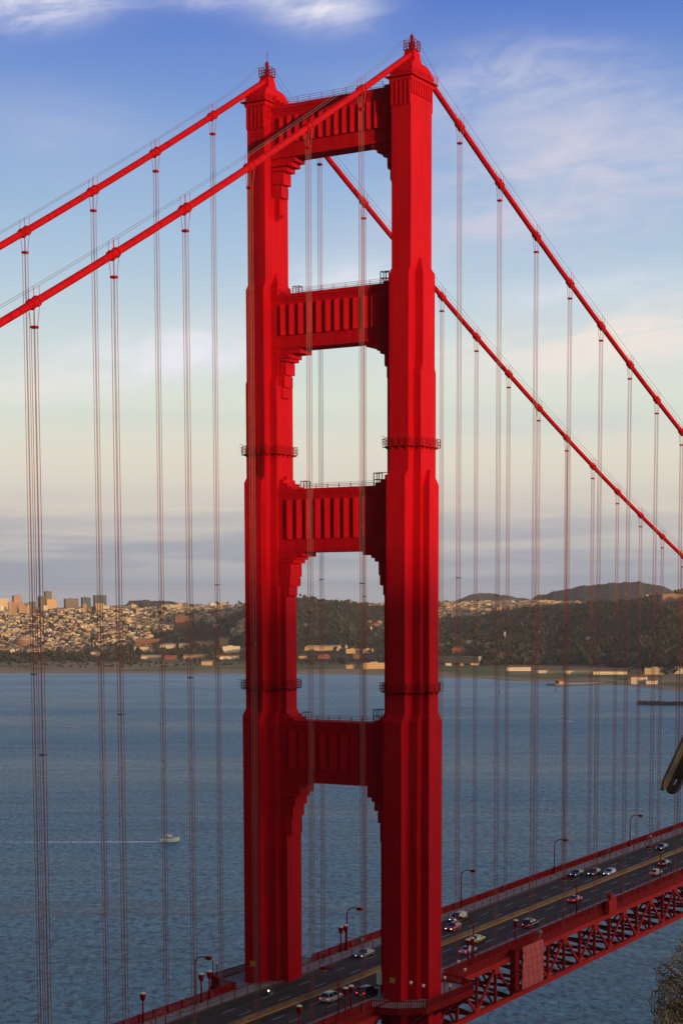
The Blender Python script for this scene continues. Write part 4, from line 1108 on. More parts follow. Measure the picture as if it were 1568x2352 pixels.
def house_mb(mb, x, y, z, w, d, h, rz, roof, wi, ri, rise=2.4):
    c, s = math.cos(rz), math.sin(rz)
    def P(a, b_, k): return (x+a*c-b_*s, y+a*s+b_*c, z+k)
    vs = [P(-w/2,-d/2,-6),P(w/2,-d/2,-6),P(w/2,d/2,-6),P(-w/2,d/2,-6),P(-w/2,-d/2,h),P(w/2,-d/2,h),P(w/2,d/2,h),P(-w/2,d/2,h)]
    mb.add(vs, [(0,1,5,4),(1,2,6,5),(2,3,7,6),(3,0,4,7)], wi)
    e = .35
    if roof == 'flat':
        mb.add([P(-w/2-e,-d/2-e,h),P(w/2+e,-d/2-e,h),P(w/2+e,d/2+e,h),P(-w/2-e,d/2+e,h),P(-w/2-e,-d/2-e,h+.5),P(w/2+e,-d/2-e,h+.5),P(w/2+e,d/2+e,h+.5),P(-w/2-e,d/2+e,h+.5)],
               [(0,3,2,1),(4,5,6,7),(0,1,5,4),(1,2,6,5),(2,3,7,6),(3,0,4,7)], ri)
        mb.add([P(-w*.2,-d*.1,h+.5),P(w*.1,-d*.1,h+.5),P(w*.1,d*.25,h+.5),P(-w*.2,d*.25,h+.5),P(-w*.2,-d*.1,h+2.3),P(w*.1,-d*.1,h+2.3),P(w*.1,d*.25,h+2.3),P(-w*.2,d*.25,h+2.3)],
               [(4,5,6,7),(0,1,5,4),(1,2,6,5),(2,3,7,6),(3,0,4,7)], wi)
    else:
        k = 0 if roof == 'gable' else min(w, d)*.4
        a = [P(-w/2-e,-d/2-e,h),P(w/2+e,-d/2-e,h),P(w/2+e,d/2+e,h),P(-w/2-e,d/2+e,h)]
        if w >= d: r0, r1 = P(-w/2-e+k,0,h+rise), P(w/2+e-k,0,h+rise); fs = [(0,1,5,4),(2,3,4,5)]; en = [(1,2,5),(3,0,4)]
        else: r0, r1 = P(0,-d/2-e+k,h+rise), P(0,d/2+e-k,h+rise); fs = [(1,2,5,4),(3,0,4,5)]; en = [(0,1,4),(2,3,5)]
        mb.add(a+[r0,r1], fs+[(3,2,1,0)], ri); mb.add(a+[r0,r1], en, wi if roof == 'gable' else ri)
def row_of(u, r, z):
    lo, hi = 1000, 2300
    for _ in range(30):
        m = (lo+hi)/2
        if zrow(u, m, r) > z: lo = m
        else: hi = m
    return lo
def ground_r(u, v):
    r = shore_r(u)+5
    while r < 7600:
        if row_of(u, r, land_z(u, r)) <= v: return r
        r += 12
    return 7200
VIEW = lambda u: math.atan2(ray(u, 1391).y, ray(u, 1391).x)
BLK = []
def block(name, u, top, base, w, wi, ri, roof, label, cat, depth=16, r=None, group=None, yaw=0.0, rise=None):
    r = r or ground_r(u, base); x, y, _ = at(u, r); z = land_z(u, r)
    zt = zrow(u, top, r); ww = w*r/4114.6; h = max(4, zt-z); rise = rise if rise is not None else min(4.5, h*.35)
    hh = h-rise if roof != 'flat' else h-.5
    e = empty(name, (x, y, z), VIEW(u)-math.pi/2+yaw); BLK.append((u, r, ww))
    a = MB(); house_mb(a, 0, 0, 0, ww, depth, hh, 0, roof, 0, 1, rise)
    wv = MB(); rv = MB()
    for f, m in zip(a.f, a.m):
        (wv if m == 0 else rv).add([a.v[i] for i in f], [tuple(range(len(f)))])
    wv.build('wall', W[wi], e); rv.build('roof', RF[ri] if isinstance(ri, int) else ri, e)
    return tag(e, label, cat, group)
glass_w = facade('dark_glass_wall', (.09,.12,.15), (.03,.04,.05), 3.6, 2.4); W.append(glass_w); W.append(facade('concrete_wall', (.20,.17,.145), (.06,.05,.05), 3.3, 3.4))
g = 'tower blocks on the city skyline'
for a in [
 ('apartment_tower',9,1374,1405,22,0,2,'cream apartment tower at the far end of the skyline by the picture edge'),
 ('apartment_tower',40,1368,1402,18,3,1,'pinkish apartment tower standing clear of the hill top'),
 ('apartment_tower',96,1370,1404,13,8,0,'brown concrete tower just behind the pale broad tower'),
 ('apartment_tower',111,1358,1402,14,8,0,'tallest grey-brown tower on the city skyline'),
 ('apartment_tower',118,1376,1411,23,6,1,'broad ochre tower with dark cap in front of the tallest one'),
 ('apartment_tower',164,1375,1402,30,8,1,'wide brown hotel block with a plain top'),
 ('office_tower',198,1372,1402,19,7,0,'dark glass tower with slanting top edge'),
 ('office_tower',230,1367,1406,27,7,0,'widest dark glass tower on the city skyline')]:
    block(a[0], a[1], a[2], a[3], a[4], a[5], a[6], 'flat', a[7], 'tower block', depth=26, r=7000, group=g, yaw=.25)
qq = random.Random(12)
for i in range(26):
    u_ = qq.choice((qq.uniform(-12, 75), qq.uniform(60, 260), qq.uniform(300, 556))); tp_ = qq.uniform(1384, 1393) if u_ > 80 else qq.uniform(1378, 1392)
    w_ = qq.uniform(8, 18); wi_ = qq.choice((0,1,2,3,6,8))
    block('apartment_block', u_, tp_, 1405, w_, wi_, qq.randrange(3), 'flat', 'pale mid-rise apartment block on the crest of the city hill', 'apartment block', depth=18, r=6750, group='mid-rise blocks along the crest', yaw=qq.uniform(-.4,.4))
g = 'larger buildings on the far shore'
for a in [
 ('apartment_block',418,1415,1442,30,5,0,'flat','brick coloured apartment block on the slope above dark trees'),
 ('barracks',329,1482,1498,44,0,1,'gable','long cream building with brown roof by the trees'),
 ('barracks',385,1478,1490,38,0,2,'hip','cream building with pale roof behind the brick hall'),
 ('barracks',423,1477,1489,25,6,2,'gable','small ochre building with pale gabled roof'),
 ('barracks',470,1471,1486,42,6,1,'gable','sunlit ochre barracks among trees near the far tower leg'),
 ('barracks',513,1464,1486,20,6,0,'gable','tall ochre gabled house beside the far tower leg'),
 ('hall',341,1467,1485,58,5,1,'flat','long brick hall with flat brown roof'),
 ('warehouse',523,1504,1514,52,1,3,'gable','low white shed with a long red roof'),
 ('warehouse',346,1504,1513,46,0,2,'gable','low cream shed with pale roof above the beach'),
 ('pavilion',218,1494,1507,22,0,1,'hip','small cream pavilion with hipped roof near the pink lights'),
 ('shore_house',474,1515,1528,24,6,0,'gable','ochre house alone near the beach'),
 ('shore_house',530,1484,1500,40,1,2,'flat','white flat-roofed building beside the far tower leg'),
 ('warehouse',445,1502,1513,50,3,0,'gable','pinkish shed with grey roof'),
 ('warehouse',390,1505,1515,30,5,3,'gable','reddish shed between two pale sheds'),
 ('barracks',739,1482,1495,78,6,2,'hip','long ochre barracks below the wooded hill'),
 ('barracks',786,1479,1489,22,0,1,'hip','cream house above the long barracks'),
 ('barracks',810,1490,1501,32,6,1,'flat','ochre flat building at the foot of the wooded hill'),
 ('barracks',845,1490,1501,22,0,2,'flat','cream flat building beside the near tower leg'),
 ('shore_house',743,1502,1513,27,5,3,'hip','red brick house below the long barracks'),
 ('shore_house',695,1504,1513,19,6,1,'hip','ochre house right beside the far tower leg'),
 ('shore_house',818,1501,1513,16,5,0,'gable','narrow brick house with grey gable'),
 ('warehouse',812,1527,1536,34,6,2,'flat','low ochre shed close to the beach'),
 ('warehouse',861,1522,1536,58,6,2,'flat','long ochre shed close to the beach beside the near tower leg'),
 ('shore_house',702,1430,1439,11,1,2,'hip','white house alone on the wooded hillside'),
 ('shore_house',863,1430,1440,24,3,3,'hip','pink row of houses in the wood near the tower leg'),
 ('warehouse',1192,1528,1541,55,1,1,'gable','white hangar with brown gabled roof on the green field'),
 ('warehouse',1267,1536,1546,62,1,1,'gable','first long white hangar in a row behind the pier'),
 ('warehouse',1331,1536,1547,58,1,1,'gable','second long white hangar in a row behind the pier'),
 ('warehouse',1402,1538,1549,76,1,1,'gable','longest low white hangar on the green field'),
 ('station_house',1469,1549,1571,34,1,3,'hip','white waterside station house with bright red roof'),
 ('station_house',1431,1558,1569,22,1,1,'gable','small white boathouse beside the red-roofed station'),
 ('station_house',1498,1559,1571,24,1,3,'hip','low white annex with red roof by the shore'),
 ('hall',1506,1534,1549,46,0,2,'flat','cream flat-roofed house behind the red-roofed station'),
 ('hall',1560,1530,1547,26,1,1,'hip','white house by the picture edge above the shore'),
 ('hall',1053,1486,1503,32,5,3,'hip','red brick house with red roof beyond the near tower leg'),
 ('hospital',1069,1395,1410,24,8,1,'flat','brown flat block among the hillside houses'),
 ('hospital',1086,1396,1410,14,0,2,'flat','cream block joined to the brown one on the hillside'),
 ('hospital',1545,1364,1381,50,3,1,'flat','long pinkish building high on the wooded ridge'),
 ('hospital',1495,1365,1376,24,0,1,'flat','small cream building high on the wooded ridge')]:
    block(a[0], a[1], a[2], a[3], a[4], a[5], a[6], a[7], a[8], 'building', group=g, yaw=random.Random(a[1]).uniform(-.12,.12))
# domed rotunda
r = 5420; x, y, _ = at(54, r); z = land_z(54, r)
e = tag(empty('rotunda', (x, y, z)), 'brown domed rotunda among trees on the city shore', 'rotunda')
m_rot = facade('rotunda_wall', (.30,.17,.11), (.09,.05,.04), 14, 7)
b = MB(); b.lathe(0, 0, [(27,-4),(27,19),(29,19.5),(29,23),(26,23.4),(26,27)], 16); b.build('drum', m_rot, e)
b = MB(); b.lathe(0, 0, [(25,27),(24,30),(20,36),(13,40.5),(5,43),(.5,43.4)], 20); b.build('dome', mat('dome_tiles',(.33,.21,.14),.8,noise=.2,nscale=.1), e, True)
# slender white monument in the wood
for i, (u_, t_, b_, w_, wi_, ri_) in enumerate([(1012,1475,1484,16,1,1),(1030,1474,1481,9,0,0),(1078,1470,1478,14,1,2),(1100,1472,1479,10,0,2),(1125,1474,1480,18,1,0),(1150,1489,1496,14,0,1),(1224,1494,1503,20,4,2),
      (1182,1482,1490,12,0,1),(1280,1483,1490,9,1,2),(1352,1461,1468,12,1,0),(1384,1500,1507,16,4,2),(1462,1499,1508,20,3,1),(1030,1521,1529,14,1,0),(1060,1523,1529,10,3,0),(1090,1521,1528,18,0,1)]):
    block('house', u_, t_, b_, w_, wi_, ri_, 'gable', 'pale house half hidden among the dark trees past the near tower leg', 'house', depth=12, group='pale houses among the trees')
r = ground_r(1159, 1472); x, y, _ = at(1159, r); z = land_z(1159, r)
b = MB(); b.frustum(x, y, z-3, 3, 3, z+14, 1.6, 1.6); b.frustum(x, y, z+14, 2.0, 2.0, z+24, .3, .3); tag(b.build('white_spire', m_white), 'slender white spire rising out of the dark wood', 'spire')
# raised roads
def viaduct(u0, u1, top, base, r0, r1, label):
    p, q = at(u0, r0), at(u1, r1); za, zb_ = zrow(u0, top, r0), zrow(u1, top, r1)
    e = tag(empty('viaduct', ((p[0]+q[0])/2, (p[1]+q[1])/2, 0), absolute=True), label, 'viaduct')
    b = MB(); b.bar((p[0],p[1],za-1.2), (q[0],q[1],zb_-1.2), 12, 2.2); b.build('roadway', m_conc, e)
    for k in range(9):
        t = (k+.5)/9; b = MB(); xx, yy = p[0]+(q[0]-p[0])*t, p[1]+(q[1]-p[1])*t; b.box(xx-1.2, xx+1.2, yy-3, yy+3, -3, za+(zb_-za)*t-2.2); b.build('pillar', m_conc, e)
viaduct(1500, 1640, 1507, 1530, 3950, 3850, 'pale concrete viaduct passing in front of the wood')
def wall(u0, u1, top, r0, r1, d, label):
    p, q = at(u0, r0), at(u1, r1); za, zb_ = zrow(u0, top, r0), zrow(u1, top+1, r1)
    b = MB(); n = 12
    for k in range(n):
        t0, t1 = k/n, (k+.97)/n
        pa = Vector((p[0]+(q[0]-p[0])*t0, p[1]+(q[1]-p[1])*t0, 0)); pb = Vector((p[0]+(q[0]-p[0])*t1, p[1]+(q[1]-p[1])*t1, 0)); dd = (pb-pa).normalized(); nn = Vector((-dd.y,dd.x,0))*d
        zt = za+(zb_-za)*t0
        b.add([(*(pa-nn)[:2],-2),(*(pb-nn)[:2],-2),(*(pb+nn)[:2],-2),(*(pa+nn)[:2],-2),(*(pa-nn)[:2],zt),(*(pb-nn)[:2],zt),(*(pb+nn)[:2],zt),(*(pa+nn)[:2],zt)],
              [(0,3,2,1),(4,5,6,7),(0,1,5,4),(1,2,6,5),(2,3,7,6),(3,0,4,7)])
    tag(b.build('retaining_wall', m_conc), label, 'wall')
wall(1000, 1102, 1506, 4080, 3980, 4, 'long grey retaining wall beyond the near tower leg')
# pier with a shed
r0, r1 = ground_r(1300, 1575)-90, ground_r(1420, 1570)
pa, pb = Vector(on_z(1264, 1575, 0)), Vector(on_z(1424, 1569, 0))
e = tag(empty('pier', tuple(pa), absolute=True), 'low wooden pier on piles reaching out from the green field', 'pier')
b = MB(); b.bar((pa.x,pa.y,3.0), (pb.x,pb.y,3.0), 9, .8); pm = pa.lerp(pb, .62); nn = (pb-pa).cross(Vector((0,0,1))).normalized()
b.build('walkway', mat('pier_timber',(.16,.13,.11),.9,noise=.3,nscale=.5), e)
b = MB(); b.bar((pa.x,pa.y,2.9), (pm.x,pm.y,2.9), 26, 1.1); b.build('pier_head', m_conc, e)
for k in range(34):
    c = pa.lerp(pb, k/34); b = MB()
    for s in (-1, 1):
        o = c+nn*s*(12 if k < 21 else 4)*.9; b.tube([(o.x,o.y,-3),(o.x,o.y,2.6)], .7, 6)
    b.bar((c+nn*9+Vector((0,0,1.9)))[:], (c-nn*9+Vector((0,0,1.9)))[:], .8, .8) if k < 21 else b.bar((c+nn*3+Vector((0,0,1.9)))[:], (c-nn*3+Vector((0,0,1.9)))[:], .8, .8)
    b.build('pile', m_dark if False else m_conc, e)
c = pa.lerp(pb, .13); s = MB(); house_mb(s, 0,0,0, 14, 9, 3.6, 0, 'gable', 0, 1, 2.4); so = s.build('shed', [W[3], RF[3]], e); so.matrix_parent_inverse = Matrix.Identity(4); so.location = c-pa+Vector((0,0,3.4)); so.rotation_euler = (0,0,math.atan2(pb.y-pa.y,pb.x-pa.x))
# rock breakwater
ba, bb = Vector(on_z(1463, 1618, 0)), Vector(on_z(1700, 1622, 0)); rr = random.Random(9)
b = MB(); n = 60
dd = (bb-ba).normalized(); nn = Vector((-dd.y,dd.x,0)); vs = []
prof = [(-9,-1.5),(-6.5,1.2),(-3.5,4.2),(0,5.3),(3.5,4.4),(6.5,1.4),(9,-1.5)]
for i in range(n+1):
    c = ba+dd*((bb-ba).length*i/n)
    for a, z in prof: vs.append(tuple(c+nn*(a+rr.uniform(-.8,.8))+Vector((0,0,z+rr.uniform(-.7,.7)))))
b.add(vs, [(i*7+j,(i+1)*7+j,(i+1)*7+j+1,i*7+j+1) for i in range(n) for j in range(6)]+[tuple(range(7))])
tag(b.build('breakwater', mat('wet_rock',(.075,.055,.05),.9,noise=.5,nscale=.25)), 'dark rock breakwater lying low in the water', 'breakwater')
b = MB()
for u_, v_ in ((1146,1592),(1276,1588)):
    c = Vector(on_z(u_, v_, 0)); o = MB(); o.tube([(c.x,c.y,-1),(c.x,c.y,4.5)], [1.2,.7], 8); o.tube([(c.x,c.y,4.5),(c.x,c.y,8)], .35, 6)
    tag(o.build('channel_marker', m_dark), 'thin dark channel marker standing off the beach', 'marker', 'channel markers off the beach')

# ---- hillside houses: the nearest 300 are things of their own, the rest one mass
rh = random.Random(21); spots = []
def inwood(u, r):
    if 350 < u < 435 and 5150 < r < 5750: return True
    if 425 < u < 620 and 4950 < r < 5900 and vnoise(u/35, r/250, 6) > -.35: return True
    if 190 < u < 330 and 4900 < r < 5450 and vnoise(u/30, r/120, 1) > -.2: return True
    return False
def try_house(u, r, dens=1.0):
    if inwood(u, r) or rh.random() > dens: return
    if any(abs(u-ub)*r/4114.6 < wb/2+6 and -22 < rb-r < 150 for ub, rb, wb in BLK): return
    x, y, _ = at(u, r); spots.append((u, r, x, y))
grid = {}
def free(x, y, d):
    k = (int(x//d), int(y//d))
    if k in grid: return False
    grid[k] = 1; return True
for _ in range(9000):
    u = rh.uniform(-260, 575); r = rh.uniform(4950, 7000) if u < 320 else rh.uniform(5300, 6700)
    x, y, _z = at(u, r)
    if vnoise(u/28, r/170, 2) < -.5: continue
    if free(x, y, 20.5): try_house(u, r)
for _ in range(2600):
    u = rh.uniform(990, 1245); r = rh.uniform(5800, 7000)
    x, y, _z = at(u, r)
    if u > 1130 and r < 6100: continue
    if vnoise(u/22, r/150, 5) > -.75 and free(x, y, 16): try_house(u, r)
for _ in range(420):
    u = rh.uniform(800, 905); r = rh.uniform(5850, 6300)
    x, y, _z = at(u, r)
    if free(x, y, 16): try_house(u, r, .8)
for _ in range(140):
    u = rh.uniform(840, 900); r = rh.uniform(5000, 5250); x, y, _z = at(u, r)
    if vnoise(u/9, r/50, 5) > .1 and free(x, y, 15): try_house(u, r)
for _ in range(160):
    u = rh.uniform(1240, 1330); r = rh.uniform(6100, 6900); x, y, _z = at(u, r)
    if free(x, y, 17): try_house(u, r)
spots = [s for s in spots]
spots.sort(key=lambda s: s[1])
KIND = [(0,'flat',0,'cream'),(1,'flat',2,'white'),(2,'gable',1,'tan'),(3,'flat',0,'pink'),(0,'hip',1,'cream'),(1,'gable',0,'white'),(6,'flat',2,'ochre'),(4,'gable',0,'grey')]
RN = ['grey','brown','pale','red']
protos = []
for wi, rf, ri, nm in KIND:
    a = MB(); house_mb(a, 0, 0, 0, 10.5, 13, 8.0+.8*(wi % 3), 0, rf, 0, 1); protos.append(a.mesh('house', [W[wi], RF[ri]]))
rest = MB(); visible = 0
GRID = R(38)
for u, r, x, y in spots:
    k = rh.randrange(8); wi, rf, ri, nm = KIND[k]; z = land_z(u, r); sc = rh.choice((1.0,1.15,1.3,1.5,2.0))*rh.uniform(.9,1.1); rz = GRID+rh.choice((0, math.pi/2))+rh.uniform(-.05,.05)
    if visible < 300 and -20 < u < 1560 and not (560 < u < 690) and not (880 < u < 1005):
        o = bpy.data.objects.new('house', protos[k]); C.objects.link(o); o.location = (x, y, z); o.scale = (sc, sc, rh.uniform(.8, 1.6)); o.rotation_euler = (0,0,rz)
        reg = 'on the low city shore beside the bay' if u < 320 and r < 5500 else ('on the city hillside' if u < 600 else ('among trees beyond the tower' if u < 1005 else 'on the hillside past the near tower leg'))
        tag(o, f'small {nm} {rf}-roofed house with {RN[ri]} roof {reg}', 'house', 'small houses crowding the city slope'); visible += 1
    else:
        house_mb(rest, x, y, z, 10.5*sc, 13*sc, rh.uniform(6.5, 13.5), rz, rf, wi, 9+ri)
tag(rest.build('city_houses', W+RF), kind='stuff')

# ---- trees
import numpy as np
def leaf_mat(name, a, b_):
    m = bpy.data.materials.new(name); m.use_nodes = True; t = NT(m.node_tree); b = t.n['Principled BSDF']
    g_ = t.node('ShaderNodeNewGeometry'); n = t.noise(g_.outputs['Position'], .05, 5, .65); n2 = t.noise(g_.outputs['Position'], .007, 5, .65)
    c = t.mix(t.smooth(n, .40, .60), tuple(a)+(1,), tuple(b_)+(1,))
    c = t.mix(t.math('MULTIPLY', t.smooth(n2, .46, .60), .75), c, (a[0]*.55, a[1]*.85, a[2]*.75, 1))       # stands of dark evergreens
    t.l.new(c, b.inputs['Base Color']); b.inputs['Roughness'].default_value = .9
    b.inputs['Specular IOR Level'].default_value = .1
    return m
m_leaf = leaf_mat('far_foliage', (.020,.026,.017), (.074,.066,.047))
m_leaf2 = leaf_mat('shore_foliage', (.016,.022,.012), (.040,.044,.024))
m_bark = mat('bark', (.05,.035,.025), .9)
def crown_proto(seed):
    """a tall uneven crown built of several rough leaf clumps with gaps between"""
    q = random.Random(seed); V = []; F = []
    for k in range(5):
        bm = bmesh.new(); bmesh.ops.create_icosphere(bm, subdivisions=1, radius=1)
        cx, cy, cz = q.uniform(-.55,.55), q.uniform(-.55,.55), .45+.22*k+q.uniform(-.1,.1); s_ = q.uniform(.34,.58)*(1-.08*k)
        o = len(V)
        for v in bm.verts: j = q.uniform(.7,1.3); V.append((cx+v.co.x*s_*j, cy+v.co.y*s_*j, cz+v.co.z*s_*j*.85))
        for f in bm.faces: F.append(tuple(o+v.index for v in f.verts))
        bm.free()
    return np.array(V), np.array(F)
CP = [crown_proto(i) for i in range(6)]
tr = random.Random(5); pts = []
def scatter(n, u0, u1, r0, r1, ok=lambda u, r: True, s=(4.2, 8.2)):
    for _ in range(n):
        u = tr.uniform(u0, u1); r = tr.uniform(r0, r1)
        if not ok(u, r): continue
        if any(abs(u-ub)*r/4114.6 < wb/2+3 and -16 < rb-r < 230 for ub, rb, wb in BLK): continue     # keep the yards of the larger buildings open
        x, y, _z = at(u, r); pts.append((x, y, land_z(u, r), tr.uniform(*s)))
scatter(8200, 575, 1000, 4640, 6000, lambda u, r: not (u > 800 and r > 5850) and not (835 < u < 900 and 5000 < r < 5250 and vnoise(u/9, r/50, 5) > .1))
scatter(4600, 990, 1250, 4350, 5850, lambda u, r: r > 4400+(1240-u)*.5 and vnoise(u/17, r/140, 8) > -.55)
scatter(11500, 1230, 2000, 3960, 6100, lambda u, r: vnoise(u/13, r/110, 8) > -.68)
scatter(2300, 1108, 1250, 3960, 4450); scatter(5200, 1245, 1760, 3640, 4350, lambda u, r: r > 4010-(u-1245)*1.1 and vnoise(u/11, r/90, 2) > -.75)
scatter(500, 1000, 1110, 4120, 4450, lambda u, r: vnoise(u/9, r/60, 1) > -.1)
scatter(900, 425, 620, 4950, 5900, inwood); scatter(420, 350, 435, 5150, 5750, inwood); scatter(700, 190, 330, 4900, 5450, inwood)
scatter(2600, -260, 575, 5000, 6900, s=(5, 9)); scatter(1500, -260, 575, 5000, 6900, lambda u, r: vnoise(u/16, r/90, 7) > .42, s=(6, 11)); scatter(900, -260, 575, 5200, 6900, lambda u, r: vnoise(u/28, r/170, 2) < -.45, s=(6, 10)); scatter(260, 990, 1245, 5800, 7000, s=(4.5, 7))
scatter(2400, -260, 600, 4350, 4980, lambda u, r: vnoise(u/19, r/70, 3) > -.25, s=(4, 7.5))
scatter(900, 660, 1010, 4020, 4620, lambda u, r: vnoise(u/9, r/60, 3) > .0, s=(3, 6.5))
scatter(1500, -260, 560, 4030, 4350, lambda u, r: vnoise(u/25, r/40, 4) > .25, s=(2, 3.6))
V = []; F = []; o = 0
for x, y, z, s in pts:
    v, f = CP[tr.randrange(6)]; a = tr.uniform(0, 6.28); s *= 1.75 if tr.random() < .07 else 1; c, n_ = math.cos(a), math.sin(a); hz = s*tr.uniform(.85, 1.35)
    q = np.empty_like(v); q[:,0] = x+(v[:,0]*c-v[:,1]*n_)*s; q[:,1] = y+(v[:,0]*n_+v[:,1]*c)*s; q[:,2] = z-.15*s+v[:,2]*hz
    V.append(q); F.append(f+o); o += len(v)
V = np.concatenate(V); F = np.concatenate(F)
me = bpy.data.meshes.new('far_woods'); me.vertices.add(len(V)); me.vertices.foreach_set('co', V.ravel().astype('f'))
me.loops.add(len(F)*3); me.loops.foreach_set('vertex_index', F.ravel().astype('i')); me.polygons.add(len(F))
me.polygons.foreach_set('loop_start', np.arange(0, len(F)*3, 3, dtype='i')); me.polygons.foreach_set('loop_total', np.full(len(F), 3, dtype='i'))
me.materials.append(m_leaf); me.update(calc_edges=True); me.validate()
fw = bpy.data.objects.new('far_woods', me); C.objects.link(fw); tag(fw, kind='stuff')
# trees standing apart near the shore
tp = []
for i in range(4):
    v, f = CP[i]; a = MB(); a.add(v*1.0, [tuple(map(int, q)) for q in f]); cm = a.mesh('crown', m_leaf2)
    a = MB(); a.tube([(0,0,-.3),(.03,0,.5),(.0,.05,1.0)], [.09,.06,.03], 6); a.bar((0,0,.45), (.3,.1,.85), .05, .05); a.bar((0,0,.55), (-.3,-.1,.9), .05, .05); tp.append((cm, a.mesh('trunk', m_bark)))
for i, (u, v, s) in enumerate([(25,1512,8),(48,1514,7),(90,1513,9),(140,1515,7),(262,1508,8),(300,1511,9),(318,1503,8),(370,1499,8),(404,1500,7),(452,1486,7),(485,1489,7),(430,1522,6),(445,1524,8),(458,1523,7),(500,1521,7),(545,1519,6),
     (705,1527,7),(720,1526,6),(756,1524,7),(770,1500,9),(792,1494,10),(850,1505,9),(866,1486,8),(880,1490,9),(1020,1510,10),(1035,1500,9),(1085,1502,11),(1110,1522,10),(1140,1520,9),(1210,1524,9),(1290,1528,10),(1352,1530,9),(1420,1534,9),(1450,1545,7),(1480,1543,6),(1530,1550,7),(1549,1548,8)]):
    r = ground_r(u, v); x, y, _z = at(u, r); e = empty('tree', (x, y, land_z(u, r)), i*1.3); e.scale = (s, s, s*(1+.12*(i % 3)))
    for nm, m_ in zip(('crown','trunk'), tp[i % 4]):
        o_ = bpy.data.objects.new(nm, m_); C.objects.link(o_); o_.parent = e
    reg = 'on the city side of the far shore' if u < 600 else ('at the foot of the wooded hill between the tower legs' if u < 900 else 'by the green field past the near tower leg')
    tag(e, f'dark rounded tree standing apart {reg}', 'tree', 'trees standing apart on the far shore '+('north' if u < 600 else 'middle' if u < 900 else 'south'))

# ================================================================== LOOKOUT FENCE BESIDE THE CAMERA
def near(u, v, d): return CAM+ray(u, v)*d
m_rust = mat('weathered_steel', (.12,.085,.05), .7, .2, noise=.5, nscale=25, bump=.3)
# a steel angle barbed-wire arm, bent down, with two slots
A, B = near(1506, 1812, 2.6), near(1640, 1522, 2.75)
ax = (B-A).normalized(); vw = ray(1530, 1800); px_ = ax.cross(vw).normalized()
if px_.dot(_R) < 0: px_ = -px_
dp = (vw-ax*vw.dot(ax)).normalized()
e = tag(empty('fence_arm', tuple(A), absolute=True), 'weathered steel angle arm of a fence post slanting in from the side', 'fence post')
b = MB(); L = (B-A).length; th = .004; w1, w2 = .0095, .021
def plate(mb, O, a, c, n, La, Lc, t, slots=(), rnd=.012):
    """a flat bar of thickness t with rounded end and slots; O corner, a long axis, c width axis, n thickness axis"""
    xs = [0.0, rnd*.4, rnd]+sum([[s0, s1] for s0, s1 in slots], [])+[La]
    xs = sorted(set(xs)); ys = [0, Lc*.36, Lc*.64, Lc]
    def in_(x0, x1, y0, y1):
        for s0, s1 in slots:
            if x0 >= s0-1e-6 and x1 <= s1+1e-6 and y0 >= ys[1]-1e-6 and y1 <= ys[2]+1e-6: return True
        return False
    cut = lambda x: (rnd*.55*(1-x/rnd)**2 if x < rnd else 0)
    for x0, x1 in zip(xs, xs[1:]):
        for y0, y1 in zip(ys, ys[1:]):
            if in_(x0, x1, y0, y1): continue
            def Q(x, y, k):
                yy = y
                if y == 0: yy = cut(x)
                if y == Lc: yy = Lc-cut(x)
                return tuple(O+a*x+c*yy+n*(t*k))
            mb.add([Q(x0,y0,0),Q(x1,y0,0),Q(x1,y1,0),Q(x0,y1,0),Q(x0,y0,1),Q(x1,y0,1),Q(x1,y1,1),Q(x0,y1,1)],
                   [(0,3,2,1),(4,5,6,7),(0,1,5,4),(1,2,6,5),(2,3,7,6),(3,0,4,7)])
c1 = (-px_*.80-dp*.6).normalized(); c2 = (px_*.85-dp*.5).normalized(); A = A+px_*.010
plate(b, A, ax, c1, c2, L, w1, th)
b.build('front_flange', m_rust, e)
b = MB(); plate(b, A+ax*.0005, ax, c2, c1*-1, L, w2, th, slots=((.014,.028),(.15,.166)))
b.build('slotted_flange', mat('shaded_rusted_steel', (.05,.032,.02), .8, .2, noise=.5, nscale=25, bump=.3), e)  # darker copy of the arm's steel: shade inside the angle put into the colour
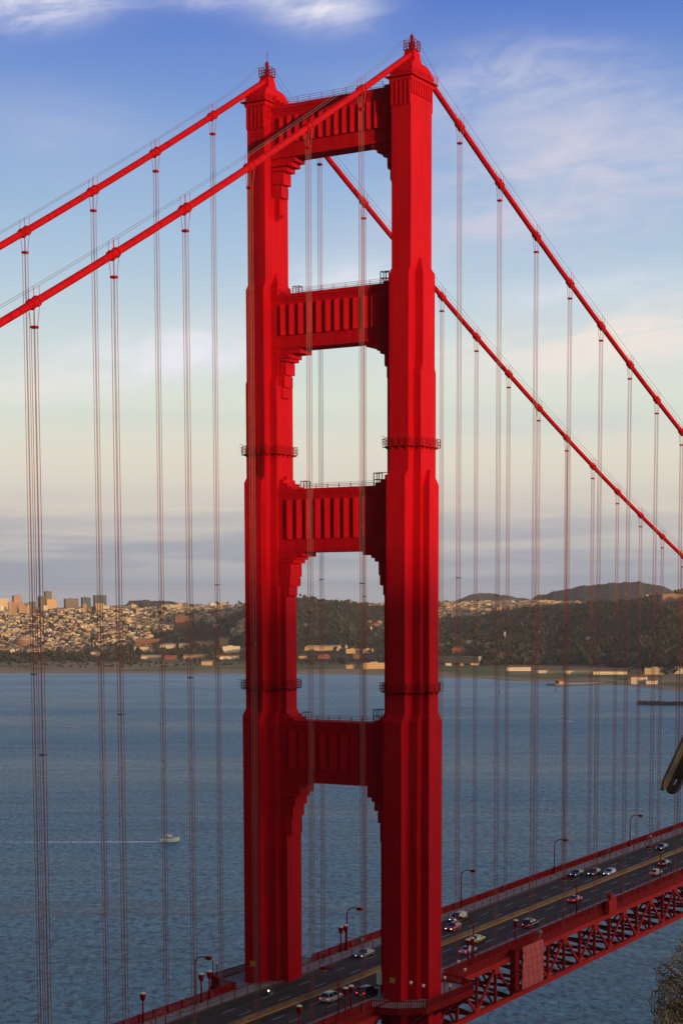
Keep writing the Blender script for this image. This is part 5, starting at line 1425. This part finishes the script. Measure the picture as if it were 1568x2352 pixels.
# post that carries the arm, just outside the view, and its fence mesh slumped on the slope
Pz = 138.0; pp = near(1760, 1700, 2.85)
b = MB(); b.tube([(pp.x,pp.y,137.4),(pp.x,pp.y,B.z+.02)], .03, 10); b.bar((pp.x,pp.y,B.z), tuple(B), .03, .03); b.build('post', m_rust, e)
m_mesh = mat('chain_link_wire', (.19,.14,.08), .6, .3, noise=.4, nscale=12)
b = MB(); q = random.Random(4)
G0 = near(1440, 2420, 7.2); G1 = near(1600, 2105, 7.6)
ga = (G1-G0); gn = ga.normalized(); gv = ray(1560, 2300); gs = gn.cross(gv).normalized()
if gs.dot(_R) < 0: gs = -gs
def sheet(t, s, lay):
    # t runs along the slumped edge, s back from it; folds bunch the mesh together
    base = G0+ga*(t*1.25-.08)
    sag = .035*math.sin(t*8+lay*1.7)+.018*math.sin(t*23+lay*2)+.01*math.sin(t*47+lay)
    return base+gs*(s*.62+sag+lay*.03)+gv*(lay*.045+.06*math.sin(s*9+t*5+lay)+s*.55)+Vector((0,0,.02*math.sin(t*15+s*13+lay)))
NT_ = int(ga.length*1.25/.016)
for lay in range(7):
    for j in range(40):
        pts_ = []
        for i in range(NT_):
            jj = (j+(.5 if i % 2 else -.5)*1.08+.6)*.021
            p = sheet(i/NT_, jj, lay)+Vector((q.uniform(-.003,.003), q.uniform(-.003,.003), q.uniform(-.003,.003)))
            if (i+j) % 2: p += gv*.006
            pts_.append(p)
        b.tube(pts_, .0038, 4)
tag(b.build('chain_link_mesh', m_mesh), 'rusty chain-link fence mesh slumped on the slope in the bottom corner', 'fence mesh')


# ------------------------------------------------------------------ the hazy air over the bay
hm = bpy.data.materials.new('haze'); hm.use_nodes = True; t = NT(hm.node_tree)
for n in list(t.n): t.n.remove(n)
pv = t.node('ShaderNodeVolumePrincipled'); pv.inputs['Color'].default_value = (.84,.89,.93,1); pv.inputs['Density'].default_value = 2.3e-5
pv.inputs['Anisotropy'].default_value = 0.0
t.l.new(pv.outputs[0], t.node('ShaderNodeOutputMaterial').inputs['Volume'])
b = MB(); b.box(-9500, 15500, -9500, 12500, -60, 285); tag(b.build('haze', hm), kind='stuff')
